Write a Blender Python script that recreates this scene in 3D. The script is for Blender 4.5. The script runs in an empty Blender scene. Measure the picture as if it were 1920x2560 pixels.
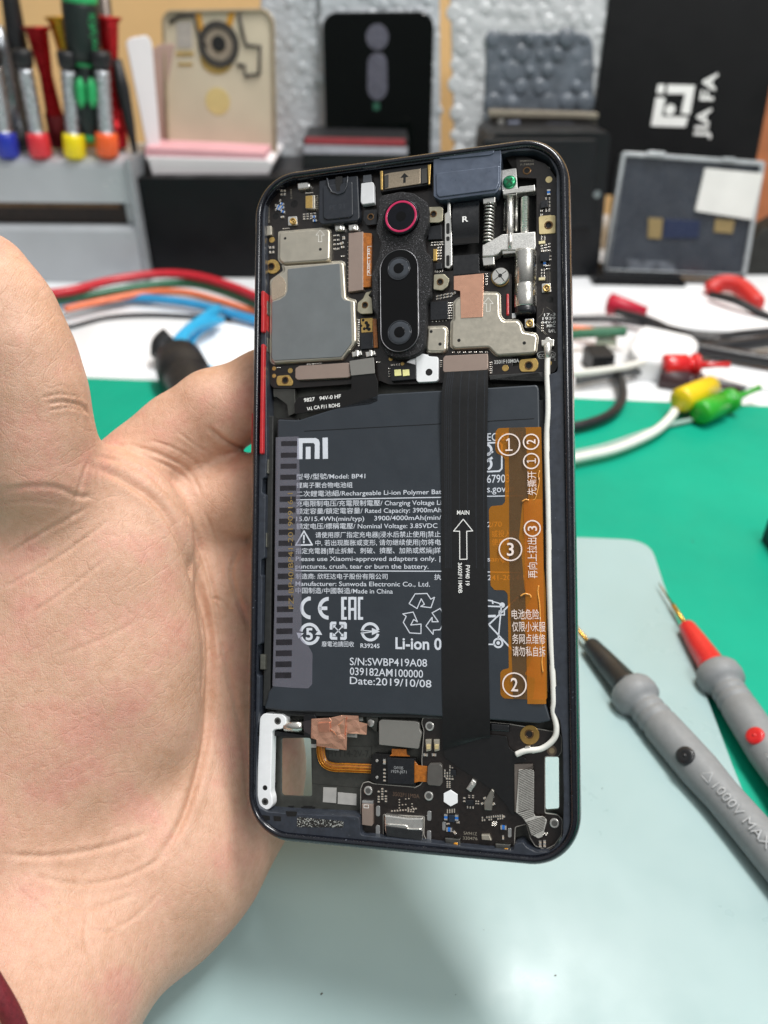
import bpy, math, random
import numpy as np
from mathutils import Matrix, Vector
from mathutils.geometry import tessellate_polygon
random.seed(7); np.random.seed(7)
SC = bpy.context.scene; COL = SC.collection
PI = math.pi; MM = 0.001

# ------------------------------------------------------------------ camera
F = 1950.0                      # focal length in pixels of the 1920 x 2560 photograph
PITCH = math.radians(34.0); CAM_H = 210.0
cam_d = bpy.data.cameras.new('camera'); cam = bpy.data.objects.new('camera', cam_d); COL.objects.link(cam)
cam.location = (0, 0, CAM_H*MM); cam.rotation_euler = (PI/2-PITCH, 0, 0)
cam_d.sensor_fit = 'VERTICAL'; cam_d.sensor_height = 36; cam_d.sensor_width = 27
cam_d.lens = F/2560*36; cam_d.clip_start = 0.005; cam_d.clip_end = 30
cam_d.dof.use_dof = True; cam_d.dof.focus_distance = 0.174; cam_d.dof.aperture_fstop = 13.5; cam_d.dof.aperture_blades = 0
SC.camera = cam
# ------------------------------------------------------------------ world and lamps
W = bpy.data.worlds.new('World'); SC.world = W; W.use_nodes = True
nt = W.node_tree; nt.nodes.clear()
wo = nt.nodes.new('ShaderNodeOutputWorld'); bg = nt.nodes.new('ShaderNodeBackground')
tc = nt.nodes.new('ShaderNodeTexCoord'); sp = nt.nodes.new('ShaderNodeSeparateXYZ'); rp = nt.nodes.new('ShaderNodeValToRGB')
nt.links.new(tc.outputs['Generated'], sp.inputs[0]); nt.links.new(sp.outputs['Z'], rp.inputs[0])
rp.color_ramp.elements[0].position = 0.0; rp.color_ramp.elements[0].color = (0.13, 0.133, 0.137, 1)
rp.color_ramp.elements[1].position = 0.75; rp.color_ramp.elements[1].color = (0.86, 0.88, 0.90, 1)
nt.links.new(rp.outputs[0], bg.inputs[0]); bg.inputs[1].default_value = 0.56
nt.links.new(bg.outputs[0], wo.inputs[0])
def area(name, loc, target, sx, sy, power, col):
    d = bpy.data.lights.new(name, 'AREA'); d.shape = 'RECTANGLE'; d.size = sx; d.size_y = sy; d.energy = power; d.color = col
    o = bpy.data.objects.new(name, d); COL.objects.link(o); o.location = loc
    o.rotation_euler = (Vector(target)-Vector(loc)).to_track_quat('-Z', 'Y').to_euler(); return o
area('ceiling_lamp', (0.30, 0.42, 1.25), (0.0, 0.25, 0.0), 0.6, 0.2, 16.5, (1.0, 0.985, 0.96))
area('ceiling_lamp', (0.55, -0.55, 1.25), (0.0, 0.20, 0.05), 0.6, 0.2, 8.5, (1.0, 0.985, 0.96))
vs = SC.view_settings
SC.display_settings.display_device = 'sRGB'
vs.view_transform = 'Standard'; vs.look = 'None'; vs.exposure = 0.0; vs.gamma = 1.0; vs.use_curve_mapping = False
SC.cycles.max_bounces = 8; SC.cycles.transparent_max_bounces = 12

# ------------------------------------------------------------------ pixel <-> space helpers (millimetres)
CP, SP_ = math.cos(PITCH), math.sin(PITCH)
CAMP = np.array([0, 0, CAM_H])
RIGHT = np.array([1., 0, 0]); UP = np.array([0, SP_, CP]); FWD = np.array([0, CP, -SP_])
def ray(px, py): return RIGHT*(px-960)/F - UP*(py-1280)/F + FWD
K = 1920/1659.0
def D(x, y): return (x*K, y*K)
def at_depth(p, d): return CAMP + ray(*p)*d
def at_z(p, z=0.0):
    r = ray(*p); return CAMP + r*((z-CAM_H)/r[2])
def at_y(p, Y):
    r = ray(*p); return CAMP + r*(Y/r[1])
def pix_of(P):
    q = np.asarray(P, float)-CAMP
    d = q@FWD; return np.stack([960+F*(q@RIGHT)/d, 1280-F*(q@UP)/d], -1)
# the phone's pose
PR = np.array([[0.96641056, 0.00114885, -0.2570006], [0.01802848, 0.99722352, 0.07225109], [0.25637005, -0.07445755, 0.96370663]])
PT = np.array([4.2589, 4.3389, -173.7594])
CW = np.stack([RIGHT, UP, -FWD], 1)
PRW = CW@PR; PTW = CW@PT + CAMP
def L(p, w=0.0):
    r = PRW.T@ray(*p); o = PRW.T@(CAMP-PTW); t = (w-o[2])/r[2]; q = o+r*t
    return (q[0], q[1])
CR = {1: (620, 340), 2: (1020, 340), 3: (620, 640), 4: (1020, 640), 5: (620, 1020), 6: (1020, 1020), 7: (620, 1400), 8: (1020, 1400), 9: (600, 1760), 10: (1020, 1760)}
KC = 440/1659.0
def Q(c, x, y): return (CR[c][0]+x*KC, CR[c][1]+y*KC)
def LQ(c, pts, w): return [L(Q(c, x, y), w) for x, y in pts]
def LS(pts, w): return [L(p, w) for p in pts]

# ------------------------------------------------------------------ materials
def lin(h):
    h = h.lstrip('#'); v = [int(h[i:i+2], 16)/255 for i in (0, 2, 4)]
    return tuple(x/12.92 if x <= .04045 else ((x+.055)/1.055)**2.4 for x in v)
MATS = {}
def M(name, col, rough=.5, metal=0., noise=None, bump=None, rvar=0.12, coat=0., spec=.5, trans=0., sss=None, emit=None, speck=None, alpha=None):
    """Principled material with procedural colour, roughness and relief. noise=(per-mm scale, amount), bump=(per-mm scale, strength, mm)."""
    if name in MATS: return MATS[name]
    m = bpy.data.materials.new(name); m.use_nodes = True; n = m.node_tree; N = n.nodes; b = N['Principled BSDF']
    c = lin(col) if isinstance(col, str) else tuple(col)
    t = N.new('ShaderNodeTexCoord')
    def nz(scale, detail=4, rough_=.55):
        x = N.new('ShaderNodeTexNoise'); x.inputs['Scale'].default_value = scale*1000; x.inputs['Detail'].default_value = detail; x.inputs['Roughness'].default_value = rough_
        n.links.new(t.outputs['Object'], x.inputs['Vector']); return x
    ns, na = noise or (.25, .10)
    x = nz(ns); r = N.new('ShaderNodeValToRGB'); n.links.new(x.outputs['Fac'], r.inputs[0])
    r.color_ramp.elements[0].position = .3; r.color_ramp.elements[1].position = .7
    r.color_ramp.elements[0].color = tuple(max(0, k*(1-na)) for k in c)+(1,); r.color_ramp.elements[1].color = tuple(min(1, k*(1+na)) for k in c)+(1,)
    cur = r.outputs[0]
    if speck:
        sscale, lo, scol = speck
        sx = nz(sscale, 2, .6); sr = N.new('ShaderNodeValToRGB'); sr.color_ramp.elements[0].position = lo; sr.color_ramp.elements[1].position = lo+.03
        n.links.new(sx.outputs['Fac'], sr.inputs[0]); mx = N.new('ShaderNodeMixRGB'); n.links.new(sr.outputs[0], mx.inputs[0]); n.links.new(cur, mx.inputs[1]); mx.inputs[2].default_value = lin(scol)+(1,)
        cur = mx.outputs[0]
    n.links.new(cur, b.inputs['Base Color'])
    y = nz(ns*2.3, 5); mr = N.new('ShaderNodeMapRange'); mr.inputs['From Min'].default_value = .3; mr.inputs['From Max'].default_value = .7
    mr.inputs['To Min'].default_value = max(.02, rough-rvar); mr.inputs['To Max'].default_value = min(1, rough+rvar)
    n.links.new(y.outputs['Fac'], mr.inputs['Value']); n.links.new(mr.outputs[0], b.inputs['Roughness'])
    b.inputs['Metallic'].default_value = metal; b.inputs['Specular IOR Level'].default_value = spec; b.inputs['Coat Weight'].default_value = coat; b.inputs['Coat Roughness'].default_value = .15
    b.inputs['Transmission Weight'].default_value = trans
    if bump:
        z = nz(bump[0], 6, .6); bp = N.new('ShaderNodeBump'); bp.inputs['Strength'].default_value = bump[1]; bp.inputs['Distance'].default_value = bump[2]*MM
        n.links.new(z.outputs['Fac'], bp.inputs['Height']); n.links.new(bp.outputs[0], b.inputs['Normal'])
    if sss:
        b.inputs['Subsurface Weight'].default_value = sss[0]; b.inputs['Subsurface Radius'].default_value = sss[1]; b.inputs['Subsurface Scale'].default_value = sss[2]*MM
    if alpha is not None: b.inputs['Alpha'].default_value = alpha
    MATS[name] = m; return m
def film(name, tint, face, amount, rough=.25):
    """thin clear plastic: a tinted see-through layer mixed with a surface colour"""
    if name in MATS: return MATS[name]
    m = bpy.data.materials.new(name); m.use_nodes = True; n = m.node_tree; N = n.nodes; b = N['Principled BSDF']; out = N['Material Output']
    b.inputs['Base Color'].default_value = lin(face)+(1,); b.inputs['Roughness'].default_value = rough
    tr = N.new('ShaderNodeBsdfTransparent'); tr.inputs[0].default_value = lin(tint)+(1,)
    t = N.new('ShaderNodeTexCoord'); x = N.new('ShaderNodeTexNoise'); x.inputs['Scale'].default_value = 220; x.inputs['Detail'].default_value = 3
    n.links.new(t.outputs['Object'], x.inputs['Vector']); bp = N.new('ShaderNodeBump'); bp.inputs['Strength'].default_value = .35; bp.inputs['Distance'].default_value = .4*MM
    n.links.new(x.outputs['Fac'], bp.inputs['Height']); n.links.new(bp.outputs[0], b.inputs['Normal'])
    mx = N.new('ShaderNodeMixShader'); mx.inputs[0].default_value = amount
    n.links.new(tr.outputs[0], mx.inputs[1]); n.links.new(b.outputs[0], mx.inputs[2]); n.links.new(mx.outputs[0], out.inputs[0])
    MATS[name] = m; return m

# ------------------------------------------------------------------ mesh building (millimetres in, metres out)
class MB:
    def __init__(s): s.v = []; s.f = []; s.s = []; s.m = []
    def add(s, vf, smooth=False, mi=0, mat=None):
        v, f = vf; o = len(s.v)
        if mat is not None: v = [tuple(mat@Vector(p)) for p in v]
        s.v += [tuple(p) for p in v]; s.f += [tuple(i+o for i in q) for q in f]; s.s += [smooth]*len(f); s.m += [mi]*len(f); return s
    def build(s, name, mats, parent=None, origin=None):
        me = bpy.data.meshes.new(name); a = np.array(s.v, float).reshape(-1, 3)
        if origin is not None: a = a-np.array(origin, float)
        me.from_pydata((a*MM).tolist(), [], s.f)
        me.polygons.foreach_set('use_smooth', s.s); me.polygons.foreach_set('material_index', s.m)
        for m in (mats if isinstance(mats, (list, tuple)) else [mats]): me.materials.append(m)
        me.validate(); me.update()
        o = bpy.data.objects.new(name, me); COL.objects.link(o)
        if parent is not None: o.parent = parent
        elif origin is not None: o.location = np.array(origin)*MM
        return o
def tag(o, label=None, cat=None, group=None, kind=None):
    for k, v in (('label', label), ('category', cat), ('group', group), ('kind', kind)):
        if v: o[k] = v
    return o
def thing(name, label, cat, loc=(0, 0, 0), group=None, kind=None):
    o = bpy.data.objects.new(name, None); COL.objects.link(o); o.empty_display_size = .01; o.location = np.array(loc, float)*MM
    return tag(o, label, cat, group, kind)
def area2(p): return sum(p[i-1][0]*p[i][1]-p[i][0]*p[i-1][1] for i in range(len(p)))/2
def ccw(p): return list(p) if area2(p) > 0 else list(p)[::-1]
def offset(p, d):
    """move every edge of a ccw polygon inwards by d"""
    n = len(p); o = []
    for i in range(n):
        a, b, c = (np.array(p[k % n][:2], float) for k in (i-1, i, i+1))
        e, g = b-a, c-b; e /= np.linalg.norm(e)+1e-12; g /= np.linalg.norm(g)+1e-12
        ne, ng = np.array([-e[1], e[0]]), np.array([-g[1], g[0]]); h = ne+ng; q = max(h@h/2, .35)
        o.append(tuple(b+h*d/q))
    return o
def rnd(p, r, n=5):
    """round the corners of a polygon; r a number or one per corner"""
    p = [np.array(q, float) for q in p]; o = []
    for i in range(len(p)):
        ri = r[i] if isinstance(r, (list, tuple)) else r
        a, b, c = p[i-1], p[i], p[(i+1) % len(p)]; u, v = a-b, c-b; lu, lv = np.linalg.norm(u), np.linalg.norm(v)
        if ri <= 0 or lu < 1e-6 or lv < 1e-6: o.append(tuple(b)); continue
        u /= lu; v /= lv; t = min(ri, lu*.48, lv*.48)
        for k in range(n+1):
            s = k/n; o.append(tuple((b+u*t)*(1-s)**2+b*2*s*(1-s)+(b+v*t)*s*s))
    return o
def circ(c, r, n=24, ry=None): return [(c[0]+r*math.cos(2*PI*k/n), c[1]+(ry or r)*math.sin(2*PI*k/n)) for k in range(n)]
def rect(x0, y0, x1, y1): return [(x0, y0), (x1, y0), (x1, y1), (x0, y1)]
def prism(poly, z0, z1, c=0., holes=(), bottom=True):
    p = ccw(poly); hs = [ccw(h)[::-1] for h in holes]; V = []; Fc = []
    loops = [p]+hs; tops = []
    for lp in loops:
        n = len(lp); b = len(V)
        lv = [(lp, z0)]
        if c > 0: lv += [(lp, z1-c), (offset(lp, c*.35), z1-c*.3), (offset(lp, c), z1)]
        else: lv += [(lp, z1)]
        for q, z in lv: V += [(x, y, z) for x, y in q]
        for k in range(len(lv)-1):
            for i in range(n):
                j = (i+1) % n; Fc.append((b+k*n+i, b+k*n+j, b+(k+1)*n+j, b+(k+1)*n+i))
        tops.append((b+(len(lv)-1)*n, n, lv[-1][0], b))
    flat = [[Vector((x, y, 0)) for x, y in t[2]] for t in tops]; idx = [t[0]+i for t in tops for i in range(t[1])]; bot = [t[3]+i for t in tops for i in range(t[1])]
    for t in tessellate_polygon(flat):
        a, b_, c_ = (V[idx[i]] for i in t); s = (b_[0]-a[0])*(c_[1]-a[1])-(c_[0]-a[0])*(b_[1]-a[1])
        t = t if s > 0 else t[::-1]
        Fc.append(tuple(idx[i] for i in t))
        if bottom: Fc.append(tuple(bot[i] for i in t[::-1]))
    return V, Fc
def sheet(poly, z, holes=()):
    v, f = prism(poly, z-1, z, 0, holes); n = len(v); keep = [q for q in f if all(abs(v[i][2]-z) < 1e-9 for i in q)]; return v, keep
def box(x0, x1, y0, y1, z0, z1, c=0.): return prism(rect(x0, y0, x1, y1), z0, z1, c)
def spline(pts, n=8):
    P = [np.array(p, float) for p in pts]; P = [2*P[0]-P[1]]+P+[2*P[-1]-P[-2]]; o = []
    for i in range(1, len(P)-2):
        a, b, c, d = P[i-1:i+3]
        for k in range(n):
            t = k/n; o.append(.5*(2*b+(c-a)*t+(2*a-5*b+4*c-d)*t*t+(3*b-a-3*c+d)*t**3))
    o.append(P[-2]); return o
def tube(path, r, n=10, sx=1.0, caps=True):
    P = [np.array(p, float) for p in path]; V = []; Fc = []; m = len(P); N0 = None
    for i in range(m):
        t = P[min(i+1, m-1)]-P[max(i-1, 0)]; t /= np.linalg.norm(t)+1e-12
        if N0 is None:
            a = np.array([0, 0, 1.]) if abs(t[2]) < .9 else np.array([1., 0, 0]); N0 = np.cross(t, a)
        N0 = N0-t*(N0@t); N0 /= np.linalg.norm(N0)+1e-12; B = np.cross(t, N0); rr = r[i] if isinstance(r, (list, tuple, np.ndarray)) else r
        for k in range(n):
            a = 2*PI*k/n; V.append(tuple(P[i]+N0*rr*math.cos(a)+B*rr*sx*math.sin(a)))
    for i in range(m-1):
        for k in range(n):
            l = (k+1) % n; Fc.append((i*n+k, i*n+l, (i+1)*n+l, (i+1)*n+k))
    if caps: Fc.append(tuple(range(n))[::-1]); Fc.append(tuple((m-1)*n+k for k in range(n)))
    return V, Fc
def lathe(prof, n=28, axis=((0, 0, 0), (0, 0, 1))):
    """prof: (distance along the axis, radius)"""
    o, d = np.array(axis[0], float), np.array(axis[1], float); d /= np.linalg.norm(d)
    a = np.array([0, 0, 1.]) if abs(d[2]) < .9 else np.array([1., 0, 0]); u = np.cross(d, a); u /= np.linalg.norm(u); w = np.cross(d, u)
    V = []; Fc = []
    for t, r in prof:
        for k in range(n): q = 2*PI*k/n; V.append(tuple(o+d*t+u*r*math.cos(q)+w*r*math.sin(q)))
    for i in range(len(prof)-1):
        for k in range(n):
            l = (k+1) % n; Fc.append((i*n+k, i*n+l, (i+1)*n+l, (i+1)*n+k))
    Fc.append(tuple(range(n))[::-1]); Fc.append(tuple((len(prof)-1)*n+k for k in range(n)))
    return V, Fc
def rrect(W_, H_, r, n=10):
    o = []
    for cx, cy, a0 in ((W_/2-r, H_/2-r, 0), (-W_/2+r, H_/2-r, PI/2), (-W_/2+r, -H_/2+r, PI), (W_/2-r, -H_/2+r, 1.5*PI)):
        o += [(cx+r*math.cos(a0+PI/2*k/n), cy+r*math.sin(a0+PI/2*k/n)) for k in range(n+1)]
    return o
def sweep(loops):
    """loops: lists of 3D points of equal length joined into a band"""
    n = len(loops[0]); V = [p for l in loops for p in l]; Fc = []
    for k in range(len(loops)-1):
        for i in range(n): j = (i+1) % n; Fc.append((k*n+i, k*n+j, (k+1)*n+j, (k+1)*n+i))
    return V, Fc
# ------------------------------------------------------------------ lettering
_FONT = bpy.data.curves.new('lettering', 'FONT')
_FO = bpy.data.objects.new('lettering', _FONT); COL.objects.link(_FO)
def glyphs(s, bold=0.0):
    _FONT.body = s; _FONT.size = 1.0; _FONT.offset = bold; _FONT.resolution_u = 3
    dg = bpy.context.evaluated_depsgraph_get(); dg.update()
    me = bpy.data.meshes.new_from_object(_FO.evaluated_get(dg))
    v = np.array([p.co[:] for p in me.vertices]).reshape(-1, 3); f = [tuple(p.vertices) for p in me.polygons]
    bpy.data.meshes.remove(me); return v, f
CAP = None
def text(mb, s, a, b, h, w, bold=0.0, mi=0, up=None):
    """write s from the point a to the point b (2D) at height w with letters h tall"""
    global CAP
    if CAP is None: CAP = glyphs('H')[0][:, 1].max()
    v, f = glyphs(s, bold)
    if not len(v): return
    a, b = np.array(a[:2], float), np.array(b[:2], float); e = b-a; ln = np.linalg.norm(e); e /= ln; g = np.array([-e[1], e[0]])
    x = (v[:, 0]-v[:, 0].min())/(np.ptp(v[:, 0])+1e-9)*ln; y = v[:, 1]/CAP*h
    P = a+x[:, None]*e+y[:, None]*g
    mb.add(([(p[0], p[1], w) for p in P], f), mi=mi)
def line2(mb, pts, wd, w, closed=False, mi=0):
    """flat printed stroke through 2D points"""
    p = [np.array(q[:2], float) for q in pts]
    if closed: p.append(p[0])
    for i in range(len(p)-1):
        e = p[i+1]-p[i]; l = np.linalg.norm(e)
        if l < 1e-9: continue
        e /= l; g = np.array([-e[1], e[0]])*wd/2; a, b = p[i]-e*wd*.3, p[i+1]+e*wd*.3; z = w+.0015*(i % 3)
        mb.add(([(*(a-g), z), (*(b-g), z), (*(b+g), z), (*(a+g), z)], [(0, 1, 2, 3)]), mi=mi)
def ring2(mb, c, r0, r1, w, a0=0, a1=2*PI, n=32, mi=0):
    V = []; Fc = []
    for k in range(n+1):
        a = a0+(a1-a0)*k/n; V += [(c[0]+r0*math.cos(a), c[1]+r0*math.sin(a), w), (c[0]+r1*math.cos(a), c[1]+r1*math.sin(a), w)]
    for k in range(n): Fc.append((2*k, 2*k+1, 2*k+3, 2*k+2))
    mb.add((V, Fc), mi=mi)
# ================================================================== the opened phone
black_pl = M('black_plastic', '#16171a', .42, noise=(.6, .25), bump=(3, .25, .05))
navy = M('navy_frame', '#10131c', .24, metal=.35, coat=.6, noise=(.8, .3), bump=(2.5, .12, .03), speck=(1.6, .735, '#8c93a2'))
rim_m = M('rim_plastic', '#2d323b', .42, noise=(.7, .25), bump=(4, .2, .04), coat=.25, speck=(2.2, .73, '#8a8f98'))
pcb = M('board_black', '#191310', .38, noise=(.9, .3), bump=(6, .2, .02), coat=.25)
floor_m = M('midframe_grey', '#4b4c48', .5, metal=.55, noise=(.5, .15), bump=(5, .25, .03))
shield = M('shield_metal', '#cbc4b4', .38, metal=.85, noise=(.45, .05), bump=(3, .2, .02), rvar=.07)
silver = M('silver_metal', '#e6e4de', .3, metal=.9, noise=(.8, .05), rvar=.06)
rough_silver = M('cast_metal', '#d6d5d1', .45, metal=.85, noise=(4, .25), bump=(9, .6, .05))
gold = M('gold_pad', '#d3b06a', .35, metal=.85, noise=(2, .12))
pad_grey = M('thermal_pad_grey', '#6b7072', .55, noise=(.2, .07), bump=(2, .15, .03), rvar=.06)
foil_pink = M('connector_steel', '#a8958a', .42, metal=.6, noise=(.3, .03), bump=(8, .15, .01), rvar=.03)
foil_grey = M('connector_grey', '#8c8a85', .45, metal=.5, noise=(.4, .03), bump=(8, .15, .01), rvar=.03)
white_p = M('white_plastic', '#eceef0', .4, noise=(.5, .03))
white_ink = M('white_ink', '#d2d7e0', .6, noise=(.6, .04))
ink_bright = M('bright_ink', '#f1f1ee', .6, noise=(.6, .03))
ink_dim = M('dim_ink', '#8b8578', .6, noise=(.6, .1))
chip_m = M('chip_black', '#191b1f', .35, noise=(.8, .15), bump=(9, .1, .01))
blue_c = M('blue_coil', '#1f6cc0', .35, noise=(2, .2), coat=.3)
solder = M('solder', '#e9e7e1', .25, metal=.9, noise=(3, .1))
kapton = M('amber_flex', '#a86118', .3, noise=(1.2, .3), coat=.5, bump=(3, .3, .03))
copper = M('copper_foil', '#eab397', .3, metal=.8, noise=(.5, .05), bump=(.8, .35, .1), rvar=.06)
bluegrey = M('lift_housing', '#5b6474', .38, metal=.45, noise=(.35, .1), bump=(5, .2, .02), coat=.2)
red_key = M('red_key', '#b92429', .4, noise=(.6, .1), coat=.2)
foam = M('black_foam', '#141417', .75, noise=(3, .5), bump=(4.5, 1., .35), speck=(4.5, .64, '#7a7a7f'))
glass_b = M('black_glass', '#030304', .06, noise=(.2, .2), rvar=.03, spec=.28)
lens_m = M('lens_glass', '#2f343b', .12, coat=1., noise=(.4, .3), rvar=.03)
dark_hole = M('dark_hole', '#050505', .7, noise=(1, .2))
batt_m = M('battery_wrap', '#2d333a', .44, noise=(.12, .08), bump=(.35, .25, .15), rvar=.06)
flex_m = M('black_flex', '#0d0c0c', .5, noise=(.4, .1), bump=(.3, .08, .06), spec=.35, rvar=.04)
mesh_m = M('woven_mesh', '#d2cfc8', .4, metal=.6, noise=(2.2, .2))

phone = thing('smartphone', 'black smartphone opened at the back, boards, battery and lenses exposed, held in a hand', 'phone')
phone.matrix_world = Matrix(np.block([[PRW, (PTW*MM)[:, None]], [np.zeros((1, 3)), np.ones((1, 1))]]).tolist())
def build(mb, name, mats, parent, label=None):
    o = mb.build(name, mats, parent)
    if label: o['label'] = label
    return o
def pr(name, parent, c, pts, w0, w1, mat, r=.3, ch=.1, label=None):
    p = [L(q, w1) for q in pts] if c is None else LQ(c, pts, w1)
    if r: p = rnd(p, r)
    return build(MB().add(prism(p, w0, w1, ch)), name, mat, parent, label)
def cyl(name, parent, c, x, y, r, w0, w1, mat, ch=.08, n=28):
    return build(MB().add(prism(circ(L(Q(c, x, y), w1), r, n), w0, w1, ch)), name, mat, parent)

# ---- frame: swept profile round the outline
WP, HP = 74.6, 157.0
prof = [(1.6, -8.6), (.55, -8.0), (.08, -6.6), (0, -4.5), (.1, -2.2), (.35, -1.0), (.75, -.35), (1.15, -.08), (1.45, -.02), (1.75, -.12), (2.05, -.55), (2.2, -1.2), (2.2, -8.4), (1.6, -8.6)]
fr = MB(); loops = []
for d, w in prof: loops.append([(x, y, w) for x, y in rrect(WP-2*d, HP-2*d, 10.6-d, 14)])
fr.add(sweep(loops), True)
frame = build(fr, 'frame', navy, phone)
# red key backs seen in the left wall
def key(y0, y1, nm='power_key'):
    p0, p1 = L((656, y0), 0), L((655, y1), 0); x = (p0[0]+p1[0])/2+(.12 if y1 < 900 else -.05)
    return build(MB().add(prism(rnd(rect(x-.44, min(p0[1], p1[1]), x+.44, max(p0[1], p1[1])), .6), -4.2, .1, .2)), nm, red_key, frame)
key(727, 767); key(764, 831); key(860, 1135, 'volume_key')
q0, q1 = L((634, 1035), -4), L((634, 1135), -4)
build(MB().add(box(-WP/2-.9, -WP/2+.3, min(q0[1], q1[1]), max(q0[1], q1[1]), -5.5, -2.6, .4)), 'volume_key', red_key, frame)
# ---- inner rim with its cavity
inner = rrect(WP-4.2, HP-4.2, 8.6, 14)
cav = [(664, 720), (661, 560), (664, 505), (676, 470), (700, 450), (790, 438), (905, 425), (1010, 410), (1090, 402), (1245, 386), (1258, 384), (1275, 378), (1338, 376), (1372, 393), (1391, 428), (1392, 600), (1394, 930), (1372, 936), (1362, 945),
       (1361, 1080), (1374, 1082), (1376, 1128), (1362, 1130), (1364, 1330), (1378, 1332), (1380, 1375), (1366, 1378), (1372, 1600), (1374, 1668), (1390, 1672), (1392, 1716), (1378, 1720), (1382, 1780), (1400, 1800), (1406, 1850), (1409, 1999), (1407, 2089), (1398, 2112), (1376, 2130), (1340, 2131), (1316, 2118), (1308, 2105),
       (1285, 2110), (1283, 2128), (1150, 2116), (1060, 2105), (902, 2088), (898, 2042), (730, 2034), (668, 2030), (645, 2016), (640, 1990), (640, 1830), (648, 1782), (650, 1690), (642, 1688), (644, 1612), (654, 1610), (656, 1440), (652, 1438), (653, 1398), (662, 1396), (664, 1236), (655, 1234), (656, 1196), (664, 1194), (668, 1130), (666, 960)]
cav_p = rnd(LS(cav, -1.0), .7, 3)
build(MB().add(prism(inner, -5.4, -.95, .15, [cav_p])), 'inner_rim', rim_m, phone)
# ---- midframe plate with the two through windows
win1 = LQ(9, [(385, 322), (668, 318), (678, 750), (680, 876), (402, 866), (385, 842)], -5.4)
win2 = LQ(10, [(1292, 500), (1422, 498), (1424, 992), (1296, 1002)], -5.4)
build(MB().add(prism(rrect(WP-5, HP-5, 8, 10), -6.2, -5.4, 0, [rnd(win1, .8), rnd(win2, .5)])), 'midframe', floor_m, phone)
rb = MB()
for x0, y0, x1, y1 in ((672, 1040, 684, 1765), (1338, 1000, 1360, 1730)):     # side walls of the battery bay
    a, b, c_, d_ = LS([(x0, y0), (x1, y0), (x1-8 if x0 < 900 else x1+14, y1), (x0-14 if x0 < 900 else x0+8, y1)], -2.6); rb.add(prism([a, b, c_, d_], -5.4, -2.4, .15))
rb.add(prism(LS([(690, 1772), (1345, 1778), (1345, 1800), (690, 1790)], -3), -5.4, -3.0, .2))
rb.add(prism(LS([(1222, 938), (1225, 950), (1345, 932), (1362, 955), (1362, 930)], -2.0), -5.4, -2.0, .1))
build(rb, 'bay_wall', M('bay_plastic', '#2a2b2a', .45, noise=(.8, .2), bump=(3, .2, .04)), phone)
cl = MB()
for x, y in ((664, 1166), (660, 1350), (656, 1655), (662, 770), (662, 862)):
    p = L((x, y), -1.6); cl.add(box(p[0]-.55, p[0]+.75, p[1]-1.7, p[1]+1.7, -5, -1.5, .12))
for x, y in ((1367, 1105), (1372, 1353), (1383, 1694)):
    p = L((x, y), -1.7); cl.add(box(p[0]-.4, p[0]+1.2, p[1]-1.7, p[1]+1.7, -5, -1.6, .12))
build(cl, 'clip', M('clip_steel', '#6c6c64', .4, metal=.7, noise=(1, .2)), phone)

# ================================================================== main logic board
WB = -3.0
bo = [Q(1, 150, 700), Q(1, 150, 560), Q(1, 290, 400), Q(1, 640, 340), Q(2, 0, 260), Q(2, 900, 200), Q(2, 1100, 190), Q(2, 1300, 260), Q(2, 1400, 400), Q(2, 1412, 1400), Q(4, 1412, 1040), Q(4, 1380, 1100), Q(4, 1225, 1100), Q(4, 1190, 1120), Q(4, 800, 1140), Q(4, 770, 1170), Q(4, 330, 1195), Q(3, 1580, 1205), Q(3, 1330, 1212), Q(3, 1240, 1175), Q(3, 1220, 1190), Q(3, 450, 1245), Q(3, 240, 1245), Q(3, 205, 1210), Q(3, 190, 300)]
hole_mech = LQ(2, [(335, 590), (830, 590), (880, 470), (880, 200), (1010, 190), (1040, 390), (1210, 400), (1212, 2130), (985, 2170), (975, 1300), (830, 1290), (700, 1270), (340, 1270)], WB)
hole_sim = LQ(4, [(868, 330), (985, 330), (985, 600), (868, 600)], WB)
board = build(MB().add(prism(rnd(LS(bo, WB), .5), WB-.8, WB, .05, [hole_mech])), 'logic_board', pcb, phone)
n_cap = [0]; extra = MB(); caps_mesh = {}
def smd(c, x, y, ln, wd, rot=0., kind='s', wb=WB, par=None):
    """one surface-mount component, pixel size ln x wd in the close-up, or merged into the field once 100 stand alone"""
    par = par or board; k = KC*.0915; p = L(Q(c, x, y), wb+.4); l, v = ln*k, wd*k; a = math.radians(rot); h = min(.55, max(.25, v*.7))
    def shape(mb, mat):
        mb.add(box(-l/2, -l/2+l*.28, -v/2, v/2, 0, h, .03), mi=0, mat=mat); mb.add(box(l/2-l*.28, l/2, -v/2, v/2, 0, h, .03), mi=0, mat=mat)
        mb.add(box(-l*.22, l*.22, -v*.46, v*.46, 0, h*.94, .03), mi={'s': 1, 'b': 2}[kind], mat=mat)
    T = Matrix.Translation((p[0], p[1], wb))@Matrix.Rotation(a, 4, 'Z')
    body = [solder, M('cap_body', '#b3a594', .45, noise=(2, .2)), blue_c]
    if n_cap[0] < 96:
        key_ = (ln, wd, kind)
        if key_ not in caps_mesh:
            m_ = MB(); shape(m_, None); o = m_.build('coil' if kind == 'b' else 'capacitor', body); caps_mesh[key_] = o.data
        else:
            o = bpy.data.objects.new('coil' if kind == 'b' else 'capacitor', caps_mesh[key_]); COL.objects.link(o)
        o.parent = par; o.location = (p[0]*MM, p[1]*MM, wb*MM); o.rotation_euler = (0, 0, a); n_cap[0] += 1
    else: shape(extra, T)
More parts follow.
